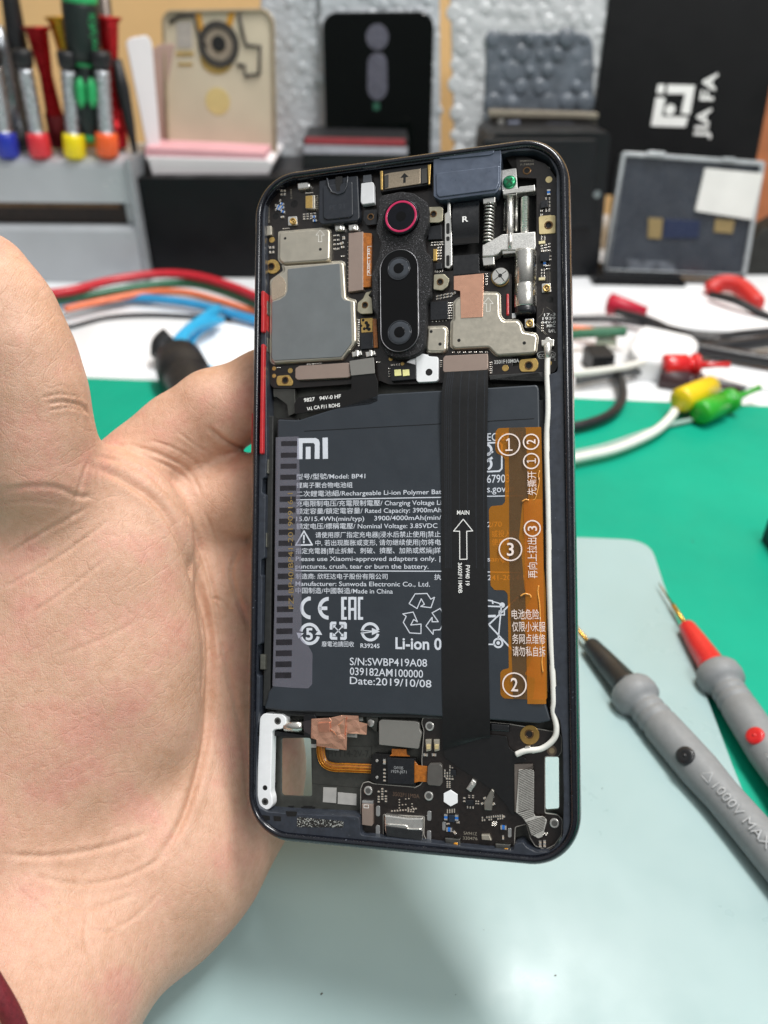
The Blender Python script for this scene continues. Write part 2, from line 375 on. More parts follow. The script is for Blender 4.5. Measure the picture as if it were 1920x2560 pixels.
def grid(c, x, y, nx, ny, dx, dy, ln, wd, rot=0., skew=-.07, kind='s', wb=WB, par=None, keep=1.):
    for j in range(ny):
        for i in range(nx):
            if random.random() <= keep: smd(c, x+i*dx, y+j*dy+skew*i*dx*(1 if c < 9 else -1), ln, wd, rot, kind, wb, par)
# components round the top left
grid(1, 312, 515, 2, 2, 30, 34, 24, 20, 90); smd(1, 300, 605, 26, 16, 60)
for x, y in ((318, 638), (290, 662), (300, 690), (330, 712), (282, 685), (322, 670)): smd(1, x, y, 42, 26, -25, 'b')
smd(1, 258, 650, 26, 14, 90); smd(1, 258, 690, 26, 14, 90); smd(1, 322, 760, 36, 20, 0); grid(1, 205, 1050, 2, 2, 30, 44, 24, 20, 90)
grid(1, 525, 735, 4, 3, 34, 22, 22, 14, 0, -.1); smd(1, 622, 760, 40, 24, 0, 'b'); smd(1, 628, 795, 40, 24, 0, 'b')
grid(1, 815, 935, 2, 4, 32, 42, 24, 16, 0); smd(1, 900, 960, 34, 26, 90); smd(1, 882, 1010, 40, 24, 20); smd(1, 890, 1045, 34, 20, 0); grid(1, 820, 1066, 2, 1, 20, 0, 14, 10); grid(1, 880, 1130, 2, 1, 20, 0, 14, 12)
grid(1, 652, 560, 1, 7, 0, 20, 18, 10); grid(1, 545, 535, 4, 1, 20, 0, 14, 12); grid(1, 330, 870, 4, 1, 18, 0, 12, 10); grid(1, 940, 1000, 1, 12, 0, 38, 10, 8)
# top right strip
smd(2, 1325, 530, 52, 28, 90, 'b'); smd(2, 1288, 1200, 50, 26, 90, 'b')
grid(2, 1300, 585, 2, 4, 34, 34, 22, 14, 90, 0); grid(2, 1258, 700, 1, 2, 0, 38, 24, 16, 0); grid(2, 1300, 700, 2, 1, 30, 0, 24, 14, 90)
grid(2, 1258, 950, 2, 2, 28, 22, 20, 12, 90); grid(2, 1262, 1030, 3, 2, 34, 28, 20, 14, 0, -.25); grid(2, 1265, 1080, 3, 1, 34, 0, 24, 16, 0); grid(2, 1340, 1130, 1, 2, 0, 30, 22, 14); grid(2, 1258, 1260, 2, 3, 26, 30, 20, 12, 90); grid(2, 1310, 1220, 2, 2, 22, 30, 14, 10)
grid(2, 1265, 1760, 1, 4, 0, 24, 22, 12, 0)
# middle column by the chip
grid(2, 225, 1000, 5, 2, 26, 24, 18, 12, 0, -.05); grid(2, 282, 1050, 2, 5, 24, 26, 16, 12, 0); grid(2, 255, 1275, 4, 1, 22, 0, 16, 12, 90); grid(2, 225, 1170, 1, 3, 0, 40, 20, 12, 90)
grid(4, 275, 375, 5, 2, 32, 26, 24, 14, 20, -.2); smd(4, 430, 350, 40, 22, 20)
grid(4, 178, 470, 1, 6, 0, 24, 18, 10, 0); grid(4, 385, 440, 2, 7, 24, 24, 18, 10, 0); grid(4, 230, 610, 5, 1, 32, 0, 20, 14, 90); grid(4, 740, 165, 1, 5, 0, 24, 18, 10)
grid(4, 425, 905, 7, 1, 52, 0, 24, 12, 0, -.01); grid(4, 310, 985, 1, 4, 0, 18, 20, 9); grid(4, 780, 1000, 1, 6, 0, 20, 22, 9)
grid(3, 1040, 600, 1, 12, 0, 22, 14, 10); grid(3, 560, 1018, 6, 1, 24, 0, 14, 8); grid(3, 1350, 1025, 4, 1, 24, 0, 16, 12, 90); grid(3, 1330, 1060, 1, 4, 0, 24, 16, 10); grid(3, 1212, 1000, 2, 1, 26, 0, 14, 8)
grid(3, 275, 1050, 2, 1, 20, 0, 12, 8)
# shields, pads and chips
def can(name, c, pts, top=-1.5, rr=.7, holes=(), par=None, arrow=None):
    o = pr(name, par or board, c, pts, WB, top, shield, rr, .42)
    fl = LQ(c, pts, WB+.3); build(MB().add(prism(rnd(offset(ccw(fl), -.28), rr), WB-.02, WB+.22, .08)), 'shield_skirt', shield, par or board)
    if holes:
        m_ = MB()
        for x, y, r in holes: m_.add(sheet(circ(L(Q(c, x, y), top), r, 16), top+.012))
        build(m_, 'vent_hole', dark_hole, par or board)
    if arrow:
        x, y, s = arrow; m_ = MB(); a = [(0, -60), (42, -8), (16, -8), (16, 58), (-16, 58), (-16, -8), (-42, -8)]
        line2(m_, LQ(c, [(x+i*s, y+j*s) for i, j in a], top), .1, top+.012, True); build(m_, 'etched_arrow', M('etched', '#f4f2ea', .5, metal=.3), par or board)
    return o
can('shield_can', 1, [(292, 905), (745, 868), (775, 890), (770, 1160), (735, 1175), (325, 1203), (288, 1165)], -1.55, .6, ((350, 965, .32), (682, 1068, .36)), arrow=(680, 942, .95))
cpu = [(325, 90), (880, 52), (905, 70), (925, 395), (1010, 420), (1022, 800), (885, 975), (240, 1015), (212, 985), (215, 230), (340, 140)]
can('shield_can', 3, cpu, -1.65, .5)
pr('thermal_pad', board, 3, [(372, 122), (862, 70), (880, 380), (905, 415), (965, 425), (978, 815), (880, 950), (245, 985), (222, 960), (225, 432), (300, 410), (355, 370), (372, 320)], -1.66, -1.42, pad_grey, .35, .08)
build(MB().add(prism(rnd(LQ(3, [(215, 260), (240, 215), (285, 175), (340, 215), (362, 280), (345, 370), (225, 425)], -1.6), .6), -1.66, -1.58, .03)), 'clear_sticker', M('sticker_clear', '#b8a894', .22, metal=.5, noise=(.5, .06)), board)
can('shield_can', 4, [(432, 440), (470, 400), (700, 345), (840, 345), (862, 365), (866, 560), (900, 610), (1035, 605), (1065, 640), (1085, 715), (1200, 735), (1220, 765), (1205, 900), (1180, 920), (840, 940), (810, 915), (760, 860), (440, 875), (405, 850), (410, 620), (432, 600)], -1.5, .5, ((480, 795, .38), (1096, 820, .38)), arrow=(757, 458, 1.1))
can('shield_can', 4, [(185, 670), (340, 665), (368, 690), (362, 880), (335, 905), (190, 905), (170, 880)], -1.6, .6, ((218, 712, .35), (302, 830, .38)))
pr('copper_tape', phone, 4, [(432, 190), (700, 165), (714, 170), (704, 575), (498, 585), (492, 330), (432, 318)], -1.46, -1.38, copper, .1, .03)
def chip(c, pts, top=-2.2, par=None, mat=None): return pr('chip', par or board, c, pts, WB, top, mat or chip_m, .06, .06)
chip(4, [(210, 432), (372, 425), (378, 595), (212, 605)]); chip(2, [(190, 855), (315, 835), (318, 970), (190, 978)]); chip(2, [(1250, 615), (1315, 600), (1318, 668), (1252, 680)]); chip(2, [(1243, 1100), (1335, 1095), (1332, 1175), (1245, 1180)])
chip(2, [(262, 1200), (318, 1195), (320, 1250), (264, 1256)]); chip(3, [(1060, 735), (1175, 725), (1180, 870), (1062, 880)], -2.4)
pr('earpiece_contact', board, 1, [(540, 562), (632, 555), (632, 690), (540, 682)], WB, -2.0, shield, .2, .12); pr('gold_plate', board, 1, [(543, 565), (606, 560), (606, 680), (543, 678)], -2.01, -1.93, gold, .15, .03)
pr('spring_contact', board, 1, [(460, 440), (560, 428), (590, 450), (575, 490), (465, 505)], WB, -1.9, silver, .5, .3)
for x in (860, 990): pr('spring_contact', board, 1, [(x-48, 835), (x+30, 822), (x+50, 850), (x+45, 890), (x-40, 893)], WB, -2.0, silver, .25, .22); pr('spring_contact', board, 1, [(x-15, 845), (x+20, 842), (x+15, 880), (x-12, 880)], -2.02, -1.55, silver, .2, .2)
for x in (1025, 1155): pr('spring_contact', board, 3, [(x-50, 905), (x+40, 892), (x+48, 930), (x-40, 955)], WB, -2.2, silver, .1, .15); pr('spring_contact', board, 3, [(x-15, 885), (x+14, 885), (x+14, 945), (x-12, 945)], -2.22, -1.75, silver, .1, .15)
pr('spring_contact', board, 1, [(175, 850), (220, 845), (222, 930), (172, 940)], WB, -2.2, shield, .15, .12); pr('gold_contact', board, 2, [(238, 1065), (272, 1065), (270, 1175), (236, 1178)], WB, -2.3, gold, .05, .08); pr('pad', board, 2, [(1232, 992), (1292, 985), (1294, 1012), (1232, 1018)], WB, -2.6, M('cream', '#e9dcae', .4), .05, .05); pr('pad', board, 2, [(1232, 1335), (1292, 1330), (1292, 1355), (1232, 1360)], WB, -2.6, M('cream', '#e9dcae', .4), .05, .05)
# gold screw lands with their holes
def land(c, pts, hx, hy, hr, par=None, top=WB+.25, mat=None, name='screw_land', rr=.4):
    o = build(MB().add(prism(rnd(LQ(c, pts, top), rr), top-.4, top, .05, [circ(L(Q(c, hx, hy), top), hr*1.0, 20)])), name, mat or gold, par or board)
    p = L(Q(c, hx, hy), top); b_ = MB(); b_.add(prism(circ(p, hr*.98, 20), top-.3, top-.22)); build(b_, 'screw_hole', dark_hole, par or board)
    ins = MB(); ins.add(prism(circ(p, hr*1.02, 20), top-.25, top+.03, .02, [circ(p, hr*.72, 20)])); build(ins, 'threaded_insert', M('bronze', '#7a5f43', .3, metal=.9), par or board); return o
def cpts(x, y, r, n=20): return circ((x, y), r, n)
land(1, cpts(230, 1230, 68), 218, 1230, .95, rr=0); land(3, [(275, 1130), (385, 1120), (425, 1180), (415, 1222), (280, 1222), (265, 1180)], 350, 1172, .9)
land(4, [(1062, 975), (1205, 962), (1228, 1000), (1226, 1050), (1195, 1088), (1070, 1092), (1048, 1060), (1048, 1000)], 1138, 1032, .95)
land(2, [(1232, 765), (1250, 752), (1390, 745), (1390, 915), (1236, 926)], 1325, 840, .95, mat=M('cream_gold', '#e3cf9b', .35, metal=.5))
pr('flash_bracket', board, 4, [(75, 930), (150, 918), (200, 945), (285, 950), (285, 1165), (265, 1182), (95, 1190), (78, 1170)], WB, -1.9, white_p, .5, .12); cyl('screw_hole', board, 4, 198, 1095, .8, -1.95, -1.885, dark_hole, 0); cyl('screw_hole', board, 2, 1120, 325, .95, WB-.1, WB+.1, M('bronze', '#7a5f43', .3), .1); cyl('screw_hole', board, 2, 1120, 325, .6, WB, WB+.115, dark_hole, 0)
pr('white_plate', board, 3, [(1490, 1000), (1600, 930), (1700, 925), (1700, 1010), (1590, 1030)], WB, -2.3, white_p, .3, .1)
for c, x, y, r in ((1, 435, 640, .95), (1, 262, 755, .85), (4, 1338, 412, .75)): cyl('board_hole', board, c, x, y, r, WB, WB+.02, dark_hole, 0)
for c, x, y, r in ((1, 225, 978, .72), (3, 398, 1080, .62), (3, 245, 1060, .5), (3, 245, 1130, .5), (3, 1345, 970, .48), (3, 1455, 1015, .42), (4, 917, 1056, .72), (4, 1330, 1010, .6), (2, 1328, 410, .75)): cyl('test_point', board, c, x, y, r, WB, WB+.07, gold if (c, x) != (2, 1328) else M('cream_gold', '#e3cf9b', .35, metal=.5), .02)
def coax(c, x, y, r=.95):
    o = pr('antenna_socket', board, c, [(x-44, y-40), (x+40, y-46), (x+44, y+38), (x-42, y+44)], WB, -2.6, silver, .2, .08)
    p = L(Q(c, x, y), -2.0); build(MB().add(prism(circ(p, r, 24), -2.6, -1.9, .1, [circ(p, r*.6, 24)])), 'antenna_socket', gold, board); cyl('antenna_socket', board, c, x, y, r*.3, -2.6, -2.0, gold, .05)
coax(1, 420, 800, .8); coax(2, 1305, 1432, .8); coax(4, 1145, 632, .8)
pr('gold_land', board, 3, [(1062, 590), (1175, 582), (1172, 715), (1070, 722)], WB, WB+.08, gold, .05, .02)
gm = MB()
for x, y, r in ((1085, 605, 14), (1115, 630, 18), (1130, 655, 20), (1140, 690, 18), (1065, 658, 14), (1096, 686, 15), (1120, 680, 14)): gm.add(sheet(circ(L(Q(3, x, y), WB+.1), r*KC*.09, 14), WB+.095))
build(gm, 'board_hole', dark_hole, board)
build(extra, 'capacitor', [solder, M('cap_body', '#b3a594', .45, noise=(2, .2)), blue_c], board)['kind'] = 'stuff'
extra = MB()
# printing on the board
bt = MB()
def bw(mb, s, c, x0, y0, x1, y1, h, w=WB+.012, bold=.01): text(mb, s, L(Q(c, x0, y0), w), L(Q(c, x1, y1), w), h*KC*.09, w, bold)
bw(bt, '17-3', 4, 1282, 568, 1390, 562, 26); bw(bt, '1939', 4, 1268, 604, 1390, 598, 26); bw(bt, '94V-0', 4, 1258, 640, 1392, 634, 24); bw(bt, 'MRC', 4, 1308, 672, 1388, 668, 26); bw(bt, '3501F10M0A', 4, 812, 1018, 1048, 1002, 34); bw(bt, 'CO  EQ', 4, 1232, 955, 1380, 948, 28); bw(bt, '2', 4, 1375, 985, 1392, 984, 24)
ur = lambda x, y: [(x, y), (x, y+22), (x+22, y+24), (x+22, y)]
line2(bt, LQ(4, [(1330, 690), (1330, 715), (1345, 718), (1350, 695), (1362, 718), (1365, 690)], WB), .12, WB+.012); line2(bt, LQ(4, [(1375, 690), (1378, 718), (1392, 718)], WB), .12, WB+.012)
line2(bt, rnd(LQ(4, [(1215, 925), (1240, 905), (1370, 900), (1395, 925), (1375, 960), (1240, 968)], WB), .4), .09, WB+.012, True)
bw(bt, 'P528', 3, 1355, 1070, 1412, 1066, 20)
build(bt, 'board_print', ink_bright, board)
dp = MB(); bw(dp, 'DNM4X4-21', 2, 1055, 245, 1185, 240, 18); bw(dp, 'F-74R04', 2, 1060, 280, 1185, 272, 18); bw(dp, 'E-H03', 1, 415, 590, 412, 500, 16); bw(dp, 'E81F01E030118', 1, 205, 815, 205, 640, 16)
for a, b in (((1310, 1280), (1312, 1380)), ((1340, 1280), (1340, 1380)), ((1330, 1240), (1330, 1380))): line2(dp, LQ(2, [a, b], WB), .06, WB+.01)
line2(dp, LQ(4, [(1280, 490), (1270, 540), (1230, 580)], WB), .05, WB+.01); line2(dp, LQ(4, [(1305, 480), (1370, 525)], WB), .05, WB+.01); line2(dp, LQ(4, [(1200, 645), (1300, 740)], WB), .07, WB+.01); line2(dp, LQ(4, [(1210, 635), (1315, 740)], WB), .05, WB+.01)
build(dp, 'board_print', ink_dim, board)
# small boards and connectors on top
pr('camera_connector', board, 1, [(948, 915), (1085, 900), (1085, 1450), (945, 1468)], WB, -1.9, foil_pink, .1, .08)
pr('camera_flex', board, 1, [(1085, 912), (1165, 918), (1155, 1420), (1085, 1425)], WB, -2.1, kapton, .1, .04)
fx = MB(); line2(fx, LQ(1, [(1165, 1040), (1128, 1040), (1125, 1312), (1165, 1312)], -2.09), .1, -2.08); text(fx, 'A0C130', L(Q(1, 1150, 1300), -2.08), L(Q(1, 1150, 1060), -2.08), .55, -2.08); build(fx, 'flex_print', ink_bright, board)
pr('camera_flex', board, 3, [(1175, 590), (1210, 590), (1225, 860), (1185, 865)], WB, -2.4, kapton, .1, .04)
pr('side_flex_connector', board, 3, [(445, 1060), (480, 1035), (945, 1005), (965, 1020), (970, 1130), (940, 1145), (470, 1168), (445, 1150)], WB, -1.8, foil_pink, .3, .1)
sf = [(955, 990), (1185, 955), (1195, 1105), (1225, 1190), (1222, 1370), (1150, 1400), (440, 1490), (435, 1400), (465, 1335), (930, 1272), (975, 1250), (975, 1130), (958, 1100)]
sfx = pr('side_flex', phone, 3, sf, -1.75, -1.5, flex_m, .3, .05)
pr('side_flex_stiffener', sfx, 3, [(955, 990), (1185, 955), (1195, 1105), (970, 1128)], -1.5, -1.35, foil_grey, .2, .06)
st = MB(); text(st, '9827   94V-0 HF', L(Q(3, 527, 1376), -1.49), L(Q(3, 876, 1338), -1.49), 36*KC*.09, -1.485, .015); text(st, 'CA F11 ROHS', L(Q(3, 622, 1445), -1.49), L(Q(3, 868, 1420), -1.49), 34*KC*.09, -1.485, .015)
line2(st, LQ(3, [(558, 1425), (565, 1450), (575, 1450), (578, 1425), (588, 1448)], -1.49), .13, -1.485); line2(st, LQ(3, [(596, 1420), (600, 1450), (608, 1448)], -1.49), .13, -1.485)
build(st, 'flex_print', ink_bright, sfx)
pr('main_flex_connector', phone, 4, [(332, 960), (350, 940), (752, 920), (752, 1060), (740, 1075), (345, 1095), (330, 1080)], WB, -1.0, foil_pink, .2, .08)
# flash, microphone block, proximity
fl = pr('flash_module', phone, 3, [(1340, 1040), (1580, 1022), (1582, 1160), (1350, 1180)], WB, -1.7, black_pl, .15, .1)
for x in (1410, 1488): pr('flash_led', fl, 3, [(x-32, 1072), (x+30, 1068), (x+34, 1126), (x-28, 1132)], -1.72, -1.55, M('flash_yellow', '#f6f2a8', .35, noise=(1, .05)), .05, .04)
blk = pr('sensor_cover', phone, 1, [(668, 420), (1035, 370), (1052, 770), (1030, 800), (690, 835), (662, 805)], WB, -1.0, M('sensor_black', '#23272e', .4, noise=(.5, .12), bump=(4, .15, .02)), .5, .25)
pr('cover_plate', blk, 1, [(705, 470), (985, 430), (990, 740), (965, 765), (740, 790), (710, 770)], -1.02, -.65, M('sensor_black', '#23272e', .4), .5, .2)
u = [(745, 400), (760, 480), (790, 530), (850, 550), (905, 530), (930, 470), (940, 385)]
um = MB(); um.add(tube([(*L(Q(1, x, y), -.6), -.62) for x, y in u], .22, 8), True); build(um, 'cover_ridge', M('sensor_black', '#23272e', .4), blk)
pr('cover_slot', blk, 1, [(825, 385), (890, 378), (890, 440), (868, 470), (868, 520), (835, 520), (825, 460)], -.7, -.62, dark_hole, .3, 0)
em = MB(); text(em, 'PE 21', L(Q(1, 770, 700), -.64), L(Q(1, 910, 680), -.64), 46*KC*.09, -.635); build(em, 'moulded_mark', M('mark_grey', '#33373e', .4), blk)
sil = pr('proximity_sensor', phone, 1, [(1065, 445), (1170, 430), (1185, 445), (1190, 630), (1075, 645), (1060, 620)], -2.6, -1.2, M('sensor_white', '#d5d6d8', .35, noise=(.5, .04)), .3, .15)
pr('sensor_tab', sil, 1, [(1085, 370), (1160, 362), (1165, 430), (1082, 440)], -2.4, -1.6, M('tab_grey', '#55585e', .4), .1, .08)
ear = pr('earpiece_speaker', phone, None, [Q(1, 1235, 320), Q(1, 1655, 265), Q(2, 205, 250), Q(2, 215, 455), Q(1, 1650, 470), Q(1, 1245, 530)], WB, -1.5, black_pl, .3, .15)
pr('speaker_plate', ear, 1, [(1285, 360), (1340, 345), (1625, 305), (1625, 450), (1345, 492), (1290, 500)], -1.52, -1.2, M('speaker_gold', '#b3a48f', .36, metal=.9, noise=(4, .25), bump=(8, .4, .03)), .2, .08)
am = MB(); ap = [(1475, 348), (1515, 385), (1488, 388), (1486, 440), (1462, 443), (1464, 392), (1435, 396)]; am.add(sheet(LQ(1, ap, -1.19), -1.188)); build(am, 'printed_arrow', dark_hole, ear)
pr('spring_strip', ear, 1, [(1245, 330), (1270, 325), (1268, 505), (1250, 508)], -1.6, -1.0, gold, .1, .1); pr('spring_strip', ear, 2, [(185, 270), (215, 265), (205, 455), (190, 458)], -1.6, -1.0, gold, .1, .1)
for p_ in ([(1285, 375), (1325, 360), (1325, 480), (1290, 492)], [(1632, 310), (1685, 300), (1690, 440), (1635, 450)]): pr('speaker_tape', ear, 1, p_, -1.25, -1.12, M('clear_dark', '#3a3834', .12, coat=.8), .15, .03)

# ================================================================== camera module
cm = [(1235, 575), (1270, 555), (1440, 520), (1560, 535), (1608, 570), (1690, 620), (1706, 700), (1700, 830), (1650, 960), (1668, 1080), (1722, 1130), (1722, 1500), (1680, 1570), (1672, 1980), (1615, 2050), (1520, 2085), (1400, 2091), (1300, 2061), (1240, 1961), (1215, 1691), (1170, 1631), (1165, 1300), (1230, 1130), (1250, 1010), (1200, 900), (1225, 760)]
def c1ext(pts): return [Q(1, x, y) for x, y in pts]
camm = build(MB().add(prism(rnd(LS(c1ext(cm), -.3), .6), -4.5, -.3, .3)), 'camera_module', foam, phone)
# metal ears
for c, pts, hx, hy in ((2, [(192, 670), (310, 665), (330, 690), (325, 800), (290, 815), (185, 815)], 240, 735), (2, [(245, 1305), (340, 1300), (390, 1350), (370, 1420), (320, 1455), (240, 1445)], 302, 1375), (3, [(1170, 325), (1110, 345), (1085, 400), (1035, 440), (1030, 520), (1065, 545), (1175, 540), (1165, 395), (1130, 375)], 1102, 462), (1, [(1095, 700), (1215, 690), (1215, 830), (1120, 842), (1085, 790)], 1155, 762)):
    land(c, pts, hx, hy, .8, camm, -1.6, M('ear_steel', '#b8b19a', .4, metal=.8, noise=(1, .1)) if c != 1 else black_pl, 'mounting_ear', .3)
def LL(x, y): return L(Q(1, x, y), .4)
o1 = L(Q(1, 1440, 755), .9)
ring = MB(); ring.add(lathe([(-1.5, 4.15), (.55, 4.15), (.75, 4.0), (.75, 3.85)], 48, ((*o1, 0), (0, 0, 1))), True); build(ring, 'lens_bezel', M('bezel_dark', '#2a2b30', .25, metal=.9), camm)
r2 = MB(); r2.add(prism(circ(o1, 3.72, 56), .5, .82, .1, [circ(o1, 3.2, 56)])); build(r2, 'lens_ring', M('pink_ring', '#c21a55', .35, coat=.4, noise=(.8, .08)), camm, 'magenta ring round the top lens')
def lens(o, r, w):
    m_ = MB(); m_.add(lathe([(w-.3, r), (w, r), (w+.03, r*.96)], 48, ((*o, 0), (0, 0, 1))), False); build(m_, 'lens_glass', glass_b, camm)
    m_ = MB(); m_.add(lathe([(0, r*.84), (.05, r*.8), (.1, r*.62), (.15, r*.42), (.17, r*.1)], 40, ((*o, w+.03), (0, 0, 1))), True); l_ = build(m_, 'lens', lens_m, camm)
    m_ = MB(); m_.add(prism(circ(o, r*.92, 40), w+.02, w+.12, .03, [circ(o, r*.83, 40)])); build(m_, 'lens_barrel', M('barrel', '#2c2f34', .25, metal=.3, coat=.5), camm)
    m_ = MB(); m_.add(lathe([(0, r*.44), (.03, r*.38), (.06, r*.05)], 24, ((*o, w+.03+.14), (0, 0, 1))), True); build(m_, 'lens', glass_b, camm)
lens(o1, 3.2, .55)
# pill window with two lenses
a0, a1 = L(Q(1, 1422, 1250), .3), L(Q(3, 1430, 720), .3); dx = np.array(a1)-np.array(a0); dx /= np.linalg.norm(dx); nx_ = np.array([-dx[1], dx[0]])
def pill(r, n=20):
    o = []
    for c_, s in ((a1, 0), (a0, PI)):
        for k in range(n+1): a = -PI/2+PI*k/n+s; o.append(tuple(np.array(c_)+dx*r*math.cos(a)+nx_*r*math.sin(a)))
    return o
build(MB().add(prism(pill(4.5), -1., .42, .1, [pill(4.3)])), 'window_bezel', M('bezel_grey', '#77777a', .35, metal=.9), camm); build(MB().add(prism(pill(4.27), -.6, .33, .05)), 'window_glass', glass_b, camm)
lens(a0, 2.9, .34); lens(a1, 3.05, .34)

# ================================================================== rising camera mechanism
mech = thing('lift_mechanism', None, None); mech.parent = phone
pr('housing', mech, 2, [(238, 158), (250, 150), (850, 82), (872, 110), (880, 180), (875, 330), (870, 470), (835, 535), (300, 605), (240, 570)], -4.8, -.75, bluegrey, .4, .12)
pr('housing_step', mech, 2, [(262, 350), (862, 280), (858, 440), (830, 505), (290, 575), (268, 545)], -.8, -.45, bluegrey, .3, .15)
pr('housing_tab', mech, 2, [(272, 160), (815, 95), (810, 160), (770, 180), (310, 222), (280, 205)], -.78, -.5, bluegrey, .5, .15)
pr('well', mech, 2, [(335, 590), (885, 560), (885, 200), (1020, 190), (1212, 420), (1212, 2000), (340, 1280)], -5.4, -5.2, dark_hole, 0, 0)
rf = pr('ribbon_cable', mech, 2, [(425, 650), (672, 618), (668, 1010), (425, 1020)], -2.6, -2.3, flex_m, .1, .05)
m_ = MB(); NN = 14; aL, aR, bL, bR = (L(Q(2, x, y), -2.4) for x, y in ((425, 640), (672, 610), (425, 1030), (668, 1010)))
V = []; Fc = []
for k in range(NN+1):
    t = k/NN; w = -2.4+1.1*math.sin(PI*min(1, t*1.15)) ; V += [(aL[0]+(bL[0]-aL[0])*t, aL[1]+(bL[1]-aL[1])*t, w), (aR[0]+(bR[0]-aR[0])*t, aR[1]+(bR[1]-aR[1])*t, w)]
for k in range(NN): Fc.append((2*k, 2*k+2, 2*k+3, 2*k+1))
m_.add((V, Fc), True); build(m_, 'ribbon_cable', M('flex_sheen', '#17181b', .32, noise=(.4, .2), coat=.3), mech)
rt = MB(); text(rt, 'R', L(Q(2, 512, 812), -1.3), L(Q(2, 568, 806), -1.3), 52*KC*.09, -1.22, .02); build(rt, 'cable_print', ink_bright, mech)
pr('ribbon_tail', mech, 2, [(430, 1130), (668, 1110), (672, 1290), (425, 1310)], -3.2, -2.9, M('flex_sheen', '#17181b', .32), .05, .03)
sb = pr('steel_bracket', mech, 2, [(372, 625), (398, 620), (405, 770), (412, 830), (415, 1215), (385, 1250), (345, 1240), (345, 730), (370, 715)], -3.6, -2.1, silver, .2, .12)
for y, h_ in ((872, 50), (968, 20), (1175, 50)): pr('bracket_slot', mech, 2, [(360, y-h_), (392, y-h_-3), (392, y+h_), (360, y+h_+2)], -2.12, -2.08, dark_hole, .35, 0)
def rod(name, c, x0, y0, x1, y1, r, w, mat, thread=None, n=14):
    p, q = np.array([*L(Q(c, x0, y0), w), w]), np.array([*L(Q(c, x1, y1), w), w]); ln = np.linalg.norm(q-p); pf = [(0, r), (ln, r)]
    if thread: pf = [(ln*k/(thread*2), r if k % 2 else r*.82) for k in range(thread*2+1)]
    return build(MB().add(lathe(pf, n, (p, q-p)), not thread), name, mat, mech)
rod('spring_rod', 2, 765, 640, 755, 1020, .75, -3.3, M('rod_dark', '#6b6a66', .3, metal=1.))
def helix(c, x0, y0, x1, y1, r, w, turns, wire):
    p, q = np.array([*L(Q(c, x0, y0), w), w]), np.array([*L(Q(c, x1, y1), w), w]); d = q-p; ln = np.linalg.norm(d); d /= ln; u_ = np.cross(d, (0, 0, 1)); v_ = np.array([0, 0, 1.]); n = turns*12
    return tube([p+d*ln*k/n+u_*r*math.cos(2*PI*k/12)+v_*r*math.sin(2*PI*k/12) for k in range(n+1)], wire, 6)
build(MB().add(helix(2, 768, 640, 757, 1025, 1.15, -3.2, 12, .2), True), 'spring', silver, mech)
pr('spring_seat', mech, 2, [(705, 590), (820, 572), (822, 625), (710, 640)], -4.4, -2.0, silver, .1, .1)
rod('guide_rod', 2, 965, 560, 962, 1050, .85, -3.2, silver); rod('guide_rod', 2, 1025, 560, 1022, 900, .4, -4.2, silver); rod('guide_rod', 2, 915, 560, 912, 900, .4, -4.2, M('rod_dark', '#6b6a66', .3, metal=1.))
rod('lead_screw', 2, 1105, 580, 1100, 920, .95, -3.0, silver, 22)
sp2 = pr('screw_plate', mech, 2, [(885, 320), (1020, 300), (1035, 520), (1030, 545), (895, 552), (885, 500)], -4.2, -2.8, rough_silver, .2, .1)
pr('rod_block', mech, 2, [(890, 510), (1040, 490), (1050, 475), (1195, 460), (1200, 515), (1030, 535), (1025, 550), (895, 555)], -4.2, -2.0, silver, .15, .15)
p = L(Q(2, 955, 425), -2.2); build(MB().add(lathe([(-.6, 1.5), (.25, 1.5), (.55, 1.1), (.6, .2)], 28, ((*p, -2.8), (0, 0, 1))), True), 'green_screw', M('screw_green', '#2f8f62', .3, metal=.6, noise=(2, .1)), mech)
gx = MB()
for a in (PI/4, -PI/4): line2(gx, [(p[0]-.8*math.cos(a), p[1]-.8*math.sin(a)), (p[0]+.8*math.cos(a), p[1]+.8*math.sin(a))], .4, -2.18+.004*(a > 0))
build(gx, 'screw_slot', M('screw_dark', '#0c4a2c', .5), mech)
pr('carriage', mech, 2, [(700, 1030), (860, 940), (885, 925), (1040, 912), (1070, 910), (1200, 900), (1205, 1040), (1190, 1075), (1040, 1060), (1010, 1075), (880, 1075), (850, 1110), (805, 1130), (700, 1135)], -4.6, -1.9, rough_silver, .2, .2)
rod('rod_end', 2, 965, 918, 962, 1060, .5, -2.0, silver)
pr('carriage_foot', mech, 2, [(700, 1145), (810, 1130), (815, 1210), (710, 1222)], -4.4, -2.4, silver, .1, .12); pr('carriage_foot', mech, 2, [(885, 1075), (1025, 1060), (1040, 1045), (1195, 1045), (1200, 1085), (1020, 1100), (890, 1115)], -4.4, -2.3, silver, .2, .15)
mm = MB(); p, q = np.array([*L(Q(2, 1110, 1090), -3.0), -3.0]), np.array([*L(Q(4, 1105, 560), -3.0), -3.0]); ln = np.linalg.norm(q-p); ax = (p, q-p)
R_ = 2.42
mm.add(lathe([(0, R_*.85), (.15, R_*.97), (.4, R_), (ln*.52, R_), (ln*.53, R_*.93), (ln*.55, R_*1.02), (ln*.87, R_*1.02), (ln*.885, R_*.97)], 36, ax), True); build(mm, 'motor', M('motor_steel', '#dad7cf', .27, metal=1., noise=(.8, .05), rvar=.05), mech)
mm = MB(); mm.add(lathe([(ln*.86, R_*.96), (ln*.97, R_*.96), (ln, R_*.85)], 36, ax), True); build(mm, 'motor_end_cap', chip_m, mech)
